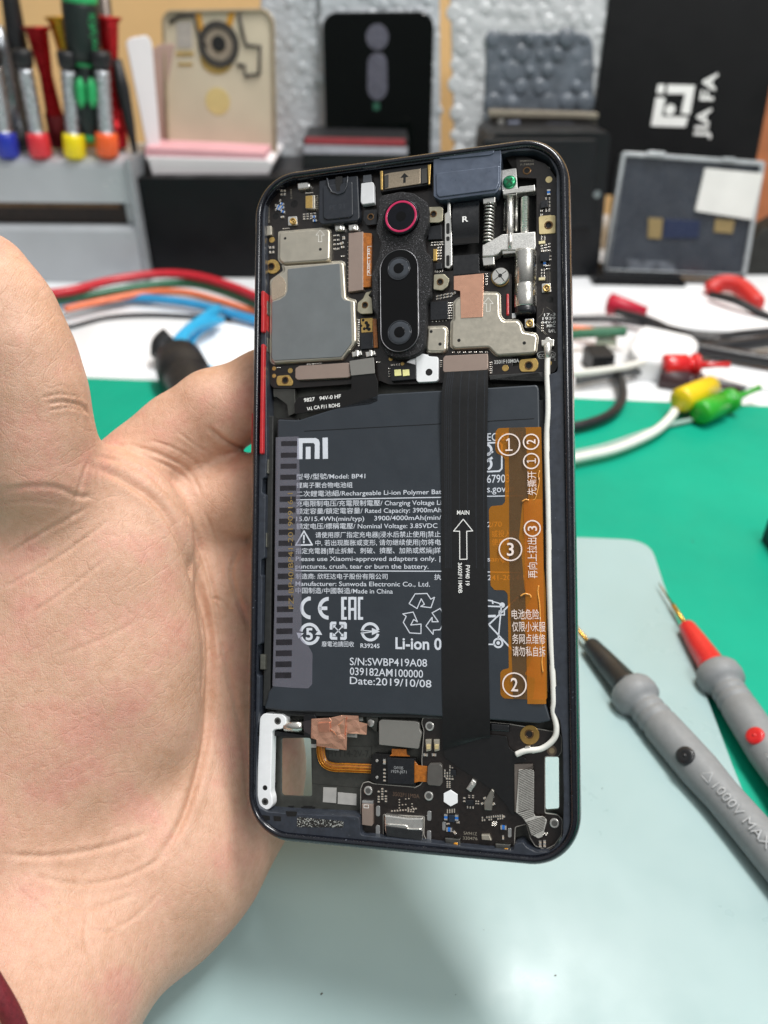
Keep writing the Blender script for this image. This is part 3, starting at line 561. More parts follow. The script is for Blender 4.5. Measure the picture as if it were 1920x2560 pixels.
s5 = L(Q(4, 868, 185), -1.5); ms = MB(); ms.add(lathe([(-1.2, 1.9), (0, 1.9), (.2, 1.75), (.25, .5)], 32, ((*s5, -1.7), (0, 0, 1))), False); build(ms, 'board_screw', silver, mech); gx = MB()
for a in (.6, .6+PI/2): line2(gx, [(s5[0]-1.6*math.cos(a), s5[1]-1.6*math.sin(a)), (s5[0]+1.6*math.cos(a), s5[1]+1.6*math.sin(a))], .16, -1.44+.004*(a > 1))
ring2(gx, s5, 0, .45, -1.43); build(gx, 'screw_slot', dark_hole, mech)
pr('screw_washer', mech, 4, cpts(868, 200, 86), WB, -2.6, gold, 0, .1)
pr('motor_flex', mech, 4, [(870, 330), (960, 325), (965, 595), (872, 600)], -4.6, -3.4, kapton, .05, .05)
for y in (400, 440, 480, 520): pr('motor_flex', mech, 4, [(870, y), (925, y-4), (925, y+18), (872, y+20)], -3.42, -3.25, gold if y % 80 else chip_m, .03, .02)
pr('red_wire', mech, 4, [(925, 355), (950, 352), (952, 555), (925, 560)], -3.4, -2.6, red_key, .3, .25); pr('white_block', mech, 4, [(978, 540), (1015, 535), (1015, 580), (980, 588)], -3.4, -2.6, white_p, .1, .1)
# ================================================================== battery
BW = -1.5
bp_ = [Q(5, 275, 105), Q(3, 480, 1545), Q(3, 1230, 1300), Q(4, 320, 1265), Q(4, 760, 1240), Q(4, 1215, 1212), Q(4, 1235, 1250), Q(8, 1290, 1330), Q(10, 1350, 160), Q(10, 1235, 185), Q(10, 780, 150), Q(10, 0, 100), Q(9, 430, 70), Q(9, 225, 45), Q(7, 180, 1310), Q(7, 185, 1255), Q(7, 232, 1190)]
batt = build(MB().add(prism(rnd(LS(bp_, BW), .6), -5.3, BW, .35)), 'battery', batt_m, phone)
TH = BW+.012
lb = MB()
def bt_(s, c, x0, y0, x1, y1, h=38, bold=.004, w=TH, mb=None): text(mb or lb, s, L(Q(c, x0, y0), w), L(Q(c, x1, y1), w), h*KC*.09, w, bold)
bt_('型号/型號/Model: BP41', 5, 455, 670, 1105, 662, 42); bt_('锂离子聚合物电池组', 5, 455, 750, 985, 746, 40); bt_('二次鋰電池組/Rechargeable Li-ion Polymer Bat', 5, 455, 832, 1824, 810, 42)
bt_('充电限制电压/充電限制電壓/ Charging Voltage Li', 5, 455, 925, 1822, 912, 42); bt_('额定容量/額定電容量/ Rated Capacity: 3900mAh', 5, 455, 996, 1822, 982, 42); bt_('15.0/15.4Wh(min/typ)', 5, 455, 1066, 1095, 1062, 42); bt_('3900/4000mAh(min/', 5, 1190, 1060, 1822, 1052, 42)
bt_('额定电压/標稱電壓/ Nominal Voltage: 3.85VDC', 5, 455, 1138, 1785, 1130, 42); bt_('请使用原厂指定充电器|浸水后禁止使用|禁止', 5, 635, 1220, 1815, 1212, 42); bt_('中, 若出现膨胀或变形, 请勿继续使用|勿将电', 5, 635, 1294, 1818, 1288, 42)
bt_('指定充電器|禁止拆解、刺破、擠壓、加熱或燃燒|詳', 5, 450, 1370, 1815, 1365, 42); bt_('Please use Xiaomi-approved adapters only. |', 5, 450, 1442, 1812, 1440, 42); bt_('punctures, crush, tear or burn the battery.', 7, 448, 80, 1702, 82, 42)
bt_('制造商: 欣旺达电子股份有限公司', 7, 448, 175, 1315, 178, 40); bt_('执', 7, 1755, 182, 1820, 184, 40); bt_('Manufacturer: Sunwoda Electronic Co., Ltd.', 7, 448, 243, 1715, 250, 42); bt_('中国制造/中國製造/Made in China', 7, 448, 310, 1365, 317, 42)
bt_('廢電池請回收', 7, 695, 812, 1000, 815, 38); bt_('R39245', 7, 1060, 826, 1240, 830, 38, .015); bt_('Li-ion 0', 7, 1390, 836, 1826, 846, 102, .022)
bt_('S/N:SWBP419A08', 7, 960, 990, 1688, 1006, 68); bt_('039182AM100000', 7, 960, 1082, 1650, 1110, 68); bt_('Date:2019/10/08', 7, 960, 1168, 1728, 1202, 66)
bt_('EC 62133', 6, 748, 312, 1085, 300, 72); bt_('67903', 6, 745, 706, 958, 700, 72); bt_('s.gov.in', 6, 745, 795, 1000, 790, 62); bt_('2/70', 6, 748, 1122, 885, 1118, 46); bt_('或投入火', 6, 790, 1212, 1035, 1208, 46); bt_('使用方法', 6, 790, 1290, 1035, 1286, 44); bt_('sample,', 6, 750, 1446, 1010, 1448, 44); bt_('241-2014#', 8, 752, 190, 1100, 188, 46)
sc_ = KC*.09
def st_(c, pts, wd, closed=False): line2(lb, LQ(c, pts, TH), wd*sc_, TH, closed)
st_(5, [(455, 866), (1828, 842)], 9); st_(7, [(448, 101), (1826, 106)], 9); st_(6, [(748, 832), (1080, 826)], 9); st_(8, [(750, 112), (1066, 118)], 9)
# logo: m with an inner bar, and i
mb_ = lambda pts: lb.add(sheet(LQ(5, pts, TH), TH))
mb_([(465, 285), (640, 283), (668, 300), (676, 330), (674, 480), (628, 480), (630, 345), (618, 330), (515, 330), (513, 482), (463, 482)]); mb_([(545, 366), (590, 365), (590, 480), (544, 481)]); mb_([(702, 280), (752, 278), (754, 478), (705, 480)])
st_(5, [(528, 1160), (605, 1290), (450, 1292)], 14, True); st_(5, [(527, 1200), (527, 1240)], 16); st_(5, [(526, 1255), (526, 1270)], 16)
# CE
def arc7(cx, cy, r0, r1, a0, a1, c=7, n=28):
    o = L(Q(c, cx, cy), TH); ring2(lb, o, r0*sc_, r1*sc_, TH, a0, a1, n)
arc7(590, 452, 72, 108, PI*.5, PI*1.5); arc7(760, 455, 72, 108, PI*.5, PI*1.5); st_(7, [(680, 455), (738, 455)], 34)
lb.add(sheet(LQ(7, [(560, 345), (592, 345), (592, 380), (575, 380)], TH), TH+.002))
# EAC
for x0, x1 in ((878, 905), (945, 968), (1000, 1022), (1036, 1058)): lb.add(sheet(LQ(7, [(x0, 348), (x1, 348), (x1, 563), (x0, 563)], TH), TH))
for a, b, y in ((905, 932, 360), (905, 925, 455), (905, 932, 550), (968, 1000, 360), (968, 1000, 465), (1058, 1085, 360), (1058, 1085, 550)): lb.add(sheet(LQ(7, [(a, y-13), (b, y-13), (b, y+13), (a, y+13)], TH), TH+.002))
# ring with the figure five
arc7(580, 697, 76, 106, .35, PI-.25); arc7(580, 697, 76, 106, PI+.35, 2*PI-.25)
tri = lambda pts, c=7: lb.add(sheet(LQ(c, pts, TH+.003), TH+.003))
tri([(458, 686), (525, 690), (478, 740)]); tri([(700, 706), (632, 704), (672, 655)])
bt_('5', 7, 545, 752, 612, 752, 108, .03)
# four arrows square
for a in range(4):
    o = np.array(L(Q(7, 851, 667), TH)); T = lambda x, y: tuple(o+np.array([x*math.cos(a*PI/2)-y*math.sin(a*PI/2), x*math.sin(a*PI/2)+y*math.cos(a*PI/2)])*sc_)
    lb.add(sheet([T(10, 85), T(70, 85), T(85, 70), T(85, 20), T(58, 20), T(58, 58), T(10, 58)], TH)); lb.add(sheet([T(22, 50), T(50, 22), T(54, 54)], TH+.002)); line2(lb, [T(6, 6), T(36, 36)], 10*sc_, TH+.001)
arc7(1152, 680, 66, 92, .25, PI-.1); arc7(1152, 674, 66, 92, PI+.1, 2*PI-.25); st_(7, [(1065, 662), (1180, 672)], 9); st_(7, [(1065, 690), (1180, 676)], 9); tri([(1168, 640), (1242, 674), (1168, 708)])
# chasing arrows, outlined
oc = np.array(L(Q(8, 145, 520), TH))
for k in range(3):
    a = k*2*PI/3; T = lambda x, y: tuple(oc+np.array([x*math.cos(a)-y*math.sin(a), x*math.sin(a)+y*math.cos(a)])*sc_)
    line2(lb, [T(-135, 105), T(-78, 195), T(35, 200), T(70, 148), T(105, 165), T(72, 70), T(-25, 80), T(10, 100), T(-20, 150), T(-60, 60)], 9*sc_, TH, True)
# certification square, crossed bin
st_(6, [(745, 330), (860, 325), (884, 345), (884, 570), (860, 595), (745, 600)], 15)
for cy, a0, a1 in ((395, -.2, 1.4), (395, -1.2, -.2), (530, -1.2, 1.2)): arc7(735, cy, 38, 60, a0, a1, 6)
st_(6, [(745, 440), (795, 410)], 22); st_(6, [(745, 500), (790, 470)], 22)
st_(8, [(755, 435), (880, 440)], 13); st_(8, [(755, 380), (795, 385), (800, 410)], 13); st_(8, [(800, 392), (850, 405), (890, 425)], 11); arc7(888, 425, 0, 24, 0, 2*PI, 8); st_(8, [(880, 440), (850, 750)], 12); st_(8, [(860, 480), (908, 480), (908, 518), (858, 518)], 11, True)
st_(8, [(760, 610), (1035, 350)], 14); st_(8, [(758, 605), (985, 850)], 14); st_(8, [(758, 795), (815, 795)], 13); arc7(850, 782, 30, 46, 0, 2*PI, 8); arc7(850, 782, 0, 16, 0, 2*PI, 8); st_(8, [(758, 530), (820, 528)], 22)
build(lb, 'label_print', white_ink, batt)
sm_ = MB(); sm_.add(tube([(*L(Q(5, 530, 218), BW), BW), (*L(Q(5, 1650, 158), BW), BW), (*L(Q(6, 1190, 100), BW), BW)], .07, 6)); sm_.add(tube([(*L(Q(8, 710, 880), BW), BW), (*L(Q(8, 712, 1245), BW), BW), (*L(Q(8, 768, 1247), BW), BW)], .04, 6))
build(sm_, 'wrap_seam', flex_m, batt)
# silvery striped pull tape at the left
tp = [(262, 275), (480, 268), (505, 300), (505, 420)]
tape_p = LQ(5, [(262, 275), (478, 268), (505, 1500)], BW+.05)+LQ(7, [(505, 740), (575, 820), (608, 880), (605, 1170), (570, 1210), (430, 1205), (230, 1190), (248, 500)], BW+.05)
tape = build(MB().add(sheet(ccw(rnd(tape_p, .3)), BW+.06)), 'pull_tape', film('tape_clear', '#eeedf2', '#a09eab', .3, .3), batt)
sm2 = MB()
for i in range(22):
    t = i/21; y0 = 340+t*(2515-340); sk = -75*t
    def q5(x, y): return Q(5, x+sk*.75, y) if y < 1500 else Q(7, x+sk*.75, y-1432.8)
    if i == 0: y0 -= 6
    sm2.add(prism(LS([q5(312, y0-22), q5(464, y0-24), q5(464, y0+22+t*8), q5(312, y0+24+t*8)], BW+.1), BW+.07, BW+.085))
build(sm2, 'tape_stripe', M('tape_stripe', '#1d1a20', .2, noise=(.5, .4), coat=.5, bump=(.6, .4, .1)), batt)
tt = MB(); p0, p1 = L(Q(7, 430, 460), BW+.1), L(Q(5, 420, 800), BW+.1); text(tt, 'FZ-BP40/BP41-20190916-1', p0, p1, 50*sc_, BW+.095)
build(tt, 'tape_print', M('tan_ink', '#8d7748', .5), batt)
# orange pull tape at the right
ot = LQ(6, [(850, 190), (1255, 178), (1265, 600), (1280, 1508)], BW+.06)+LQ(8, [(1300, 300), (1312, 1300), (1300, 1318), (905, 1305), (872, 1270), (870, 1060), (890, 1035), (950, 1020), (940, 320), (910, 285), (815, 282), (778, 240)], BW+.06)+LQ(6, [(762, 955), (785, 925), (890, 915), (915, 885), (912, 480), (890, 450), (835, 425), (822, 390), (825, 225)], BW+.06)
otp = build(MB().add(sheet(ccw(rnd(ot, .3)), BW+.06)), 'orange_tape', film('tape_orange', '#fbbf62', '#db8f30', .42, .18), batt, 'translucent orange pull tape with circled numbers')
o2 = MB()   # second lying layer and the folded flap
o2.add(sheet(ccw(rnd(LQ(6, [(950, 185), (1110, 182), (1135, 860), (1080, 890), (1045, 1230), (1060, 1255)], BW+.1)+LQ(8, [(1100, 280), (1160, 360), (1060, 560), (1180, 900), (1100, 1080), (1200, 1120), (1180, 1310), (990, 1308), (960, 300)], BW+.1)+LQ(6, [(955, 1500)], BW+.1), .4)), BW+.085))
build(o2, 'tape_fold', film('tape_smoke', '#c2b294', '#7d6e52', .34, .25), otp)
o3 = MB()
V = []; Fc = []; nn = 40; random.seed(3)
pa = [(1240, 640), (1235, 850), (1180, 1000), (1225, 1300), (1210, 1450), (1240, 1560)]
for i in range(nn+1):
    t = i/nn; y = 860+t*1930; q = (lambda x: Q(6, x, y) if y < 1400 else Q(8, x, y-1432.8)); off = t*35
    for j in range(7):
        s = j/6; x = 1090+off+s*(170+8*t); w = BW+.1+.30*math.sin(PI*s)*(.35+.65*abs(math.sin(t*9.5+.6)))+.10*math.sin(17*t+3*s); l_ = L(q(x), BW+.2); V.append((l_[0], l_[1], max(BW+.1, w)))
for i in range(nn):
    for j in range(6): Fc.append((i*7+j, i*7+j+1, i*7+j+8, i*7+j+7))
o3.add((V, [f[::-1] for f in Fc]), True); build(o3, 'tape_wrinkle', film('tape_wrinkle', '#fab654', '#dd8f32', .45, .1), otp)
rg = MB()
for k_, (pts, r_) in enumerate((([(6, 1240, 590), (6, 1228, 640), (6, 1236, 700), (6, 1205, 840), (6, 1180, 870)], .13), ([(8, 1232, 240), (8, 1224, 300), (8, 1240, 420), (8, 1246, 560), (8, 1250, 700), (8, 1268, 850), (8, 1262, 960), (8, 1272, 1060)], .15), ([(8, 1060, 340), (8, 1100, 318), (8, 1150, 330), (8, 1160, 355)], .16), ([(6, 1075, 880), (6, 1110, 862), (6, 1140, 872)], .14))):
    rg.add(tube(spline([(*L(Q(*p), BW+.4), BW+.33) for p in pts], 6), r_, 8), True)
build(rg, 'tape_glint_crease', M('tape_gloss', '#e9a44a', .12, noise=(.8, .2), coat=1.), otp)  # glossy tubes added along the tape's creases to catch white glints
on = MB()
def circled(s, c, x, y, r, rot=0):
    o = np.array(L(Q(c, x, y), BW+.5)); ring2(on, o, (r-6)*sc_, (r+6)*sc_, BW+.5, 0, 2*PI, 40); a = math.radians(rot); e = np.array([math.cos(a), math.sin(a)]); g = np.array([-e[1], e[0]]); w_ = {'1': .22, '2': .62, '3': .62}[s]*r*sc_; h_ = 1.12*r*sc_
    if s == '1':
        T = lambda x, y: tuple(o+e*x*r*sc_+g*y*r*sc_)
        line2(on, [T(.02, .55), T(.02, -.5)], .13*r*sc_, BW+.5); line2(on, [T(-.2, .4), T(.02, .55)], .12*r*sc_, BW+.503); line2(on, [T(-.28, -.52), T(.3, -.52)], .13*r*sc_, BW+.504); return
    text(on, s, o-e*w_/2-g*h_/2, o+e*w_/2-g*h_/2, h_, BW+.5, .01)
circled('1', 6, 950, 345, 98); circled('2', 6, 1160, 318, 68, 90); circled('1', 6, 1162, 500, 68, 90); circled('3', 6, 1172, 1135, 70, 90); circled('3', 6, 965, 1332, 100); circled('2', 8, 1003, 1175, 102)
def ot_(s, c, x0, y0, x1, y1, h): text(on, s, L(Q(c, x0, y0), BW+.5), L(Q(c, x1, y1), BW+.5), h*sc_, BW+.5)
ot_('先撕开', 6, 1205, 820, 1200, 595, 60); ot_('再向上拉出', 8, 1212, 170, 1205, -210, 62)
for i, s in enumerate(('电池危险,', '仅限小米服', '务网点维修', '请勿私自拆')): ot_(s, 8, 978+i*3, 550+i*116, 1250+(45 if i else 0), 552+i*117, 66)
build(on, 'tape_print', M('tape_ink', '#efdfd8', .5), otp)

# ================================================================== main flex ribbon over the battery
mf = MB()
lft = [Q(4, 350, 1085), Q(4, 320, 1270), Q(6, 314, 60), Q(6, 315, 800), Q(8, 318, 300), Q(8, 320, 1000), Q(10, 325, 0), Q(10, 325, 300), Q(10, 328, 440)]
rgt = [Q(4, 752, 1070), Q(4, 755, 1240), Q(6, 750, 60), Q(6, 745, 800), Q(8, 752, 300), Q(8, 762, 1000), Q(10, 770, 0), Q(10, 776, 290), Q(10, 780, 300)]
ws = [-1.1, -.5, -.6, -1.2, -1.25, -1.25, -1.3, -1.9, -2.45]
V = []; Fc = []
Lp = spline([(*L(a, w), w) for a, w in zip(lft, ws)], 12); Rp = spline([(*L(a, w), w) for a, w in zip(rgt, ws)], 12)
for a, b in zip(Lp, Rp):
    for j in range(5): s = j/4; p = a*(1-s)+b*s; V.append((p[0], p[1], p[2]+.03*math.sin(PI*s)))
for i in range(len(Lp)-1):
    for j in range(4): Fc.append((i*5+j, (i+1)*5+j, (i+1)*5+j+1, i*5+j+1))
mf.add((V, Fc), False)
mfx = build(mf, 'main_flex', M('flex_satin', '#101011', .38, noise=(.4, .1), bump=(.3, .06, .06), rvar=.04), phone); sd = mfx.modifiers.new('thickness', 'SOLIDIFY'); sd.thickness = .1*MM; sd.offset = -1
tr_ = MB()
for s0 in (.08, .12, .165, .21, .4, .58, .76, .93):
    V = []; Fc = []
    for i, (a, b) in enumerate(zip(Lp[:46], Rp[:46])):
        for s1 in (s0-.008, s0+.008): p = a*(1-s1)+b*s1; V.append((p[0], p[1], p[2]+.03*math.sin(PI*s1)+.012))
    for i in range(45): Fc.append((2*i, 2*i+2, 2*i+3, 2*i+1))
    tr_.add((V, Fc), True)
build(tr_, 'copper_trace', M('trace', '#24272c', .3, noise=(.3, .2)), mfx)
fp = MB(); WF = -1.08
text(fp, 'MAIN', L(Q(6, 462, 1005), WF), L(Q(6, 578, 1005), WF), 38*sc_, WF, .012)
line2(fp, LQ(6, [(521, 1048), (610, 1158), (553, 1162), (556, 1425), (488, 1427), (487, 1162), (430, 1160)], WF), 8*sc_, WF, True)
text(fp, '3602F11M0B', L(Q(8, 472, 25), WF), L(Q(8, 476, 312), WF), 34*sc_, WF, .015); text(fp, 'FW40 19', L(Q(8, 545, 48), WF), L(Q(8, 542, 240), WF), 36*sc_, WF, .015)
build(fp, 'flex_print', ink_bright, mfx)
fan = [(325, 420), (780, 290), (915, 302), (930, 312), (950, 410), (1020, 470), (1105, 510), (1120, 540), (1010, 560), (1000, 1060), (960, 1010), (930, 950), (830, 835), (650, 705), (470, 590), (345, 500)]
pr('flex_tail', mfx, 10, fan, -2.75, -2.6, M('flex_satin', '#101011', .38), .4, .04)

# ================================================================== antenna cable
ac = [Q(4, 1318, 880), Q(4, 1312, 1100), Q(6, 1320, 0), Q(6, 1308, 300), Q(6, 1320, 800), Q(6, 1328, 1300), Q(8, 1332, 200), Q(8, 1352, 800), Q(8, 1375, 1300), Q(10, 1370, 60), Q(10, 1400, 220), Q(10, 1375, 330), Q(10, 1260, 420), Q(10, 1110, 440), Q(10, 1020, 475)]
aw = [-1.9, -1.4, -1.2, -1.3, -1.3, -1.3, -1.3, -1.4, -1.4, -1.5, -1.6, -1.8, -2.0, -2.0, -2.3]
cab = build(MB().add(tube(spline([(*L(p, w), w) for p, w in zip(ac, aw)], 7), .62, 12), True), 'antenna_cable', M('cable_white', '#e7e6df', .45, noise=(.5, .05)), phone)
pr('cable_plug', cab, 4, [(1255, 790), (1290, 790), (1300, 765), (1330, 762), (1345, 782), (1378, 785), (1375, 850), (1345, 850), (1335, 890), (1300, 895), (1290, 850), (1258, 845)], -2.5, -1.55, M('plug_steel', '#e2dfd6', .3, metal=.7), .2, .15)
build(MB().add(tube([(*L(Q(4, 1318, 830), -1.6), -1.75), (*L(Q(4, 1316, 900), -1.6), -1.6), (*L(Q(4, 1314, 960), -1.5), -1.5)], [.95, .75, .55], 12), True), 'cable_plug', M('plug_steel', '#e2dfd6', .3, metal=.7), cab)
for p_ in ([(1100, 405), (1150, 398), (1165, 425), (1110, 432)], [(1170, 445), (1230, 430), (1235, 455), (1172, 470)]): pr('cable_clip', cab, 10, p_, -2.8, -1.6, silver, .1, .1)
for x, y in ((1310, 265), (1312, 1140)): pass

# ================================================================== lower boards
WL = -3.2
lbp = [Q(9, 1137, 1225), Q(9, 1137, 800), Q(9, 1160, 745), Q(9, 1210, 732), Q(9, 1260, 752), Q(9, 1660, 785), Q(10, 50, 795), Q(10, 115, 765), Q(10, 140, 730), Q(10, 130, 530), Q(10, 150, 250), Q(10, 128, 180), Q(10, 140, 130), Q(10, 330, 132), Q(10, 960, 190), Q(10, 1340, 255), Q(10, 1420, 270), Q(10, 1448, 310), Q(10, 1448, 450), Q(10, 1415, 495), Q(10, 1290, 495), Q(10, 1290, 1030), Q(10, 1410, 1045), Q(10, 1455, 1090), Q(10, 1450, 1230), Q(10, 1380, 1330), Q(10, 1300, 1370), Q(10, 1200, 1340), Q(10, 1150, 1260), Q(10, 1120, 1130), Q(10, 1010, 1160), Q(10, 1000, 1380), Q(10, 500, 1340), Q(10, 180, 1290), Q(10, 150, 1240), Q(10, 155, 1060), Q(9, 1350, 1040), Q(9, 1350, 1240), Q(9, 1290, 1238)]
lbd = build(MB().add(prism(rnd(LS(lbp, WL), .4), WL-.8, WL, .07)), 'charging_board', pcb, phone)
ed = MB(); ep = rnd(LS(lbp, WL), .4); ed.add(tube([(x, y, WL-.04) for x, y in ep+ep[:1]], .11, 6), True); build(ed, 'board_edge', M('board_edge', '#8d8a84', .45, noise=(1, .2)), lbd)
# motor, copper tape, white bracket
pr('speaker_bracket', phone, 9, [(185, 130), (225, 88), (400, 98), (435, 130), (432, 200), (395, 238), (330, 240), (302, 262), (288, 840), (305, 890), (305, 960), (270, 998), (190, 998), (158, 960), (165, 600)], -4.4, -1.9, white_p, .6, .2)
for x, y, r in ((355, 160, .85), (236, 790, .6), (236, 920, .85)):
    cyl('bracket_hole', phone, 9, x, y, r, -2.0, -1.885, M('hole_steel', '#8b8a86', .3, metal=.9) if r > .7 else dark_hole, .05); cyl('bracket_hole', phone, 9, x, y, r*.55, -2.0, -1.875, dark_hole, 0)
p, q = np.array([*L(Q(9, 425, 205), -3.2), -3.2]), np.array([*L(Q(9, 595, 208), -3.2), -3.2]); ln = np.linalg.norm(q-p)
vm = build(MB().add(lathe([(0, 1.2), (.1, 1.35), (ln*.8, 1.35), (ln*.85, 1.2), (ln, 1.2)], 28, (p, q-p)), True), 'vibration_motor', M('motor_steel', '#cfccc3', .25, metal=1.), phone)
pr('motor_holder', vm, 9, [(432, 80), (700, 95), (720, 130), (668, 310), (600, 305), (600, 90)], -4.8, -2.6, black_pl, .2, .15)
pr('motor_holder', vm, 9, [(305, 250), (665, 305), (668, 322), (305, 300)], -4.8, -3.4, black_pl, .1, .1); pr('motor_holder', vm, 9, [(590, 165), (680, 150), (672, 300), (600, 262)], -4.8, -2.3, M('rubber', '#2a2528', .6, noise=(1, .2)), .2, .15)
cp = MB(); random.seed(5)
cpoly = [(672, 140), (850, 130), (960, 105), (1118, 112), (1120, 168), (1200, 185), (1192, 290), (1010, 275), (1005, 436), (720, 395), (722, 335), (668, 322)]
def crumple(poly, w, amp, stepn=14, seed=1):
    rs = np.random.RandomState(seed); P = np.array(rnd(LQ(9, poly, w), .2)); x0, y0 = P.min(0); x1, y1 = P.max(0); from_ = []
    import mathutils
    pts = [Vector(p) for p in P]; n0 = len(pts); ed_ = [(i, (i+1) % n0) for i in range(n0)]
    gx_ = [Vector((x0+(x1-x0)*(i+rs.rand()*.6)/stepn, y0+(y1-y0)*(j+rs.rand()*.6)/stepn)) for i in range(stepn) for j in range(stepn)]
    vs_, _, fs, *_ = mathutils.geometry.delaunay_2d_cdt(pts+gx_, ed_, [list(range(n0))], 1, 1e-5)
    V = [(v.x, v.y, w+amp*(math.sin(v.x*2.1+1)*math.cos(v.y*1.7)+.7*(rs.rand()-.5))) for v in vs_]; return V, [tuple(f) for f in fs]
v, f = crumple(cpoly, -2.15, .09, 8); cp.add((v, f), False); ct = build(cp, 'copper_tape', copper, phone); sd = ct.modifiers.new('thickness', 'SOLIDIFY'); sd.thickness = .05*MM
cp = MB(); v, f = crumple([(845, 230), (1000, 120), (985, 330), (930, 325)], -1.75, .22, 5, 4); cp.add((v, f)); build(cp, 'tape_ridge', copper, ct)
pr('tape_face', ct, 9, [(730, 180), (845, 172), (850, 265), (745, 270)], -2.4, -1.72, M('copper_deep', '#d89a80', .35, metal=.85, noise=(.5, .05)), .15, .12)
for p_ in ([(670, 378), (720, 378), (718, 412), (672, 412)], [(808, 400), (935, 425), (930, 440), (806, 428)], [(1000, 280), (1105, 282), (1103, 318), (1008, 310)], [(1120, 105), (1160, 105), (1158, 160), (1122, 158)], [(890, 85), (945, 88), (940, 105), (895, 105)]): pr('foil_scrap', phone, 9, p_, -5.3, -5.15, M('scrap', '#cfcfca', .45, metal=.3, noise=(.6, .08)), .05, .02)
for p_ in ([(785, 785), (910, 790), (905, 935), (780, 925)], [(922, 832), (1098, 848), (1096, 956), (920, 942)]): pr('silver_label', phone, 9, p_, -5.38, -5.28, M('label_silver', '#b9b8b4', .4, metal=.25, noise=(.6, .07)), .05, .02)
dm = MB()
for (x, y, r) in ((330, 470, 22), (325, 755, 22), (480, 975, 30), (640, 975, 45), (800, 1005, 32), (1095, 1020, 32), (595, 985, 20), (690, 985, 20)): dm.add(prism(rnd(LQ(9, [(x-r, y-14), (x+r, y-14), (x+r*.5, y+8), (x+r*.9, y+30), (x-r*.9, y+30), (x-r*.5, y+8)], -5.2), .1), -5.4, -5.2))
build(dm, 'snap_tab', dark_hole, phone)
sg = MB()
for p_ in ([(680, 390), (1240, 400), (1240, 800), (680, 750)],): line2(sg, LQ(9, p_, -5.38), .12, -5.37, True)
text(sg, 'HYT14-2V-7', L(Q(9, 830, 495), -5.37), L(Q(9, 1215, 500), -5.37), 62*sc_, -5.372); build(sg, 'stamped_mark', M('stamp', '#3a3b38', .5, metal=.5), phone)
# amber flex with driver chip
fw = -4.6
fl_ = [(762, 380), (765, 480), (800, 560), (880, 595), (1000, 600), (1130, 606), (1245, 610)]
V = []; Fc = []; P_ = spline([(*L(Q(9, x, y), fw), fw) for x, y in fl_], 8)
for i, p in enumerate(P_):
    t = P_[min(i+1, len(P_)-1)]-P_[max(0, i-1)]; t /= np.linalg.norm(t); g = np.array([-t[1], t[0], 0])
    for s in (-1, 1): V.append(tuple(p+g*s*1.02))
for i in range(len(P_)-1): Fc.append((2*i, 2*i+2, 2*i+3, 2*i+1))
af = build(MB().add((V, Fc), True), 'amber_flex', kapton, phone); sd = af.modifiers.new('thickness', 'SOLIDIFY'); sd.thickness = .12*MM
tr2 = MB()
for s in (-.95, -.45, .2, .8): tr2.add(tube([p+np.array([-(P_[min(i+1, len(P_)-1)]-P_[max(0, i-1)])[1], (P_[min(i+1, len(P_)-1)]-P_[max(0, i-1)])[0], 0])/np.linalg.norm(P_[min(i+1, len(P_)-1)]-P_[max(0, i-1)])*s+np.array([0, 0, .03]) for i, p in enumerate(P_)], .1 if abs(s) < .9 else .06, 5), True)
build(tr2, 'flex_trace', M('trace_gold', '#d69a3a', .3, metal=.6), af)
pr('display_connector', phone, None, [Q(9, 1308, 165), Q(9, 1330, 148), Q(9, 1655, 165), Q(10, 105, 178), Q(10, 108, 240), Q(10, 128, 275), Q(10, 98, 425), Q(9, 1645, 420), Q(9, 1310, 385)], WL, -2.2, foil_grey, .3, .12)
gw = pr('driver_flex', phone, 9, [(1240, 500), (1265, 465), (1410, 475), (1420, 510), (1655, 510), (1655, 785), (1640, 780), (1290, 752), (1232, 720)], -4.4, -3.0, M('flex_board', '#0f0e0e', .35, noise=(.6, .2)), .3, .06)
pr('driver_chip', gw, 9, [(1388, 508), (1640, 520), (1640, 755), (1392, 748)], -3.0, -2.3, chip_m, .08, .06)
gt = MB(); text(gt, 'GW185', L(Q(9, 1450, 612), -2.28), L(Q(9, 1538, 618), -2.28), 26*sc_, -2.28); text(gt, '1929-J071', L(Q(9, 1425, 648), -2.28), L(Q(9, 1570, 655), -2.28), 26*sc_, -2.28); build(gt, 'chip_print', M('chip_ink', '#9a9c9e', .5), gw)
pr('amber_flex', gw, 9, [(1430, 425), (1565, 428), (1570, 480), (1600, 495), (1410, 490), (1430, 470)], -3.6, -3.0, kapton, .05, .03); pr('amber_flex', gw, None, [Q(9, 1640, 530), Q(10, 50, 520), Q(10, 95, 580), Q(10, 180, 588), Q(10, 180, 735), Q(10, 100, 732), Q(10, 55, 745), Q(9, 1638, 745)], -3.2, -2.9, kapton, .1, .03)
pr('flex_connector', phone, 10, [(185, 590), (205, 562), (300, 562), (322, 590), (322, 750), (300, 775), (195, 765), (180, 745)], WL, -2.1, M('conn_dark', '#6f6c68', .4, metal=.6), .2, .1)
for x, y in ((1290, 535), (1290, 692)): cyl('rivet', gw, 9, x, y, .32, -3.05, -2.85, silver, .05)
grid(9, 1360, 545, 1, 1, 0, 0, 44, 24, 90, 0, 's', -3.0, gw); grid(9, 1360, 622, 1, 4, 0, 34, 26, 14, 0, 0, 's', -3.0, gw)
for x, y in ((1207, 818),): cyl('screw', lbd, 9, x, y, .98, WL, WL+.3, silver, .12); cyl('screw_hole', lbd, 9, x, y, .6, WL, WL+.315, M('hole_steel', '#8b8a86', .3, metal=.9), 0)
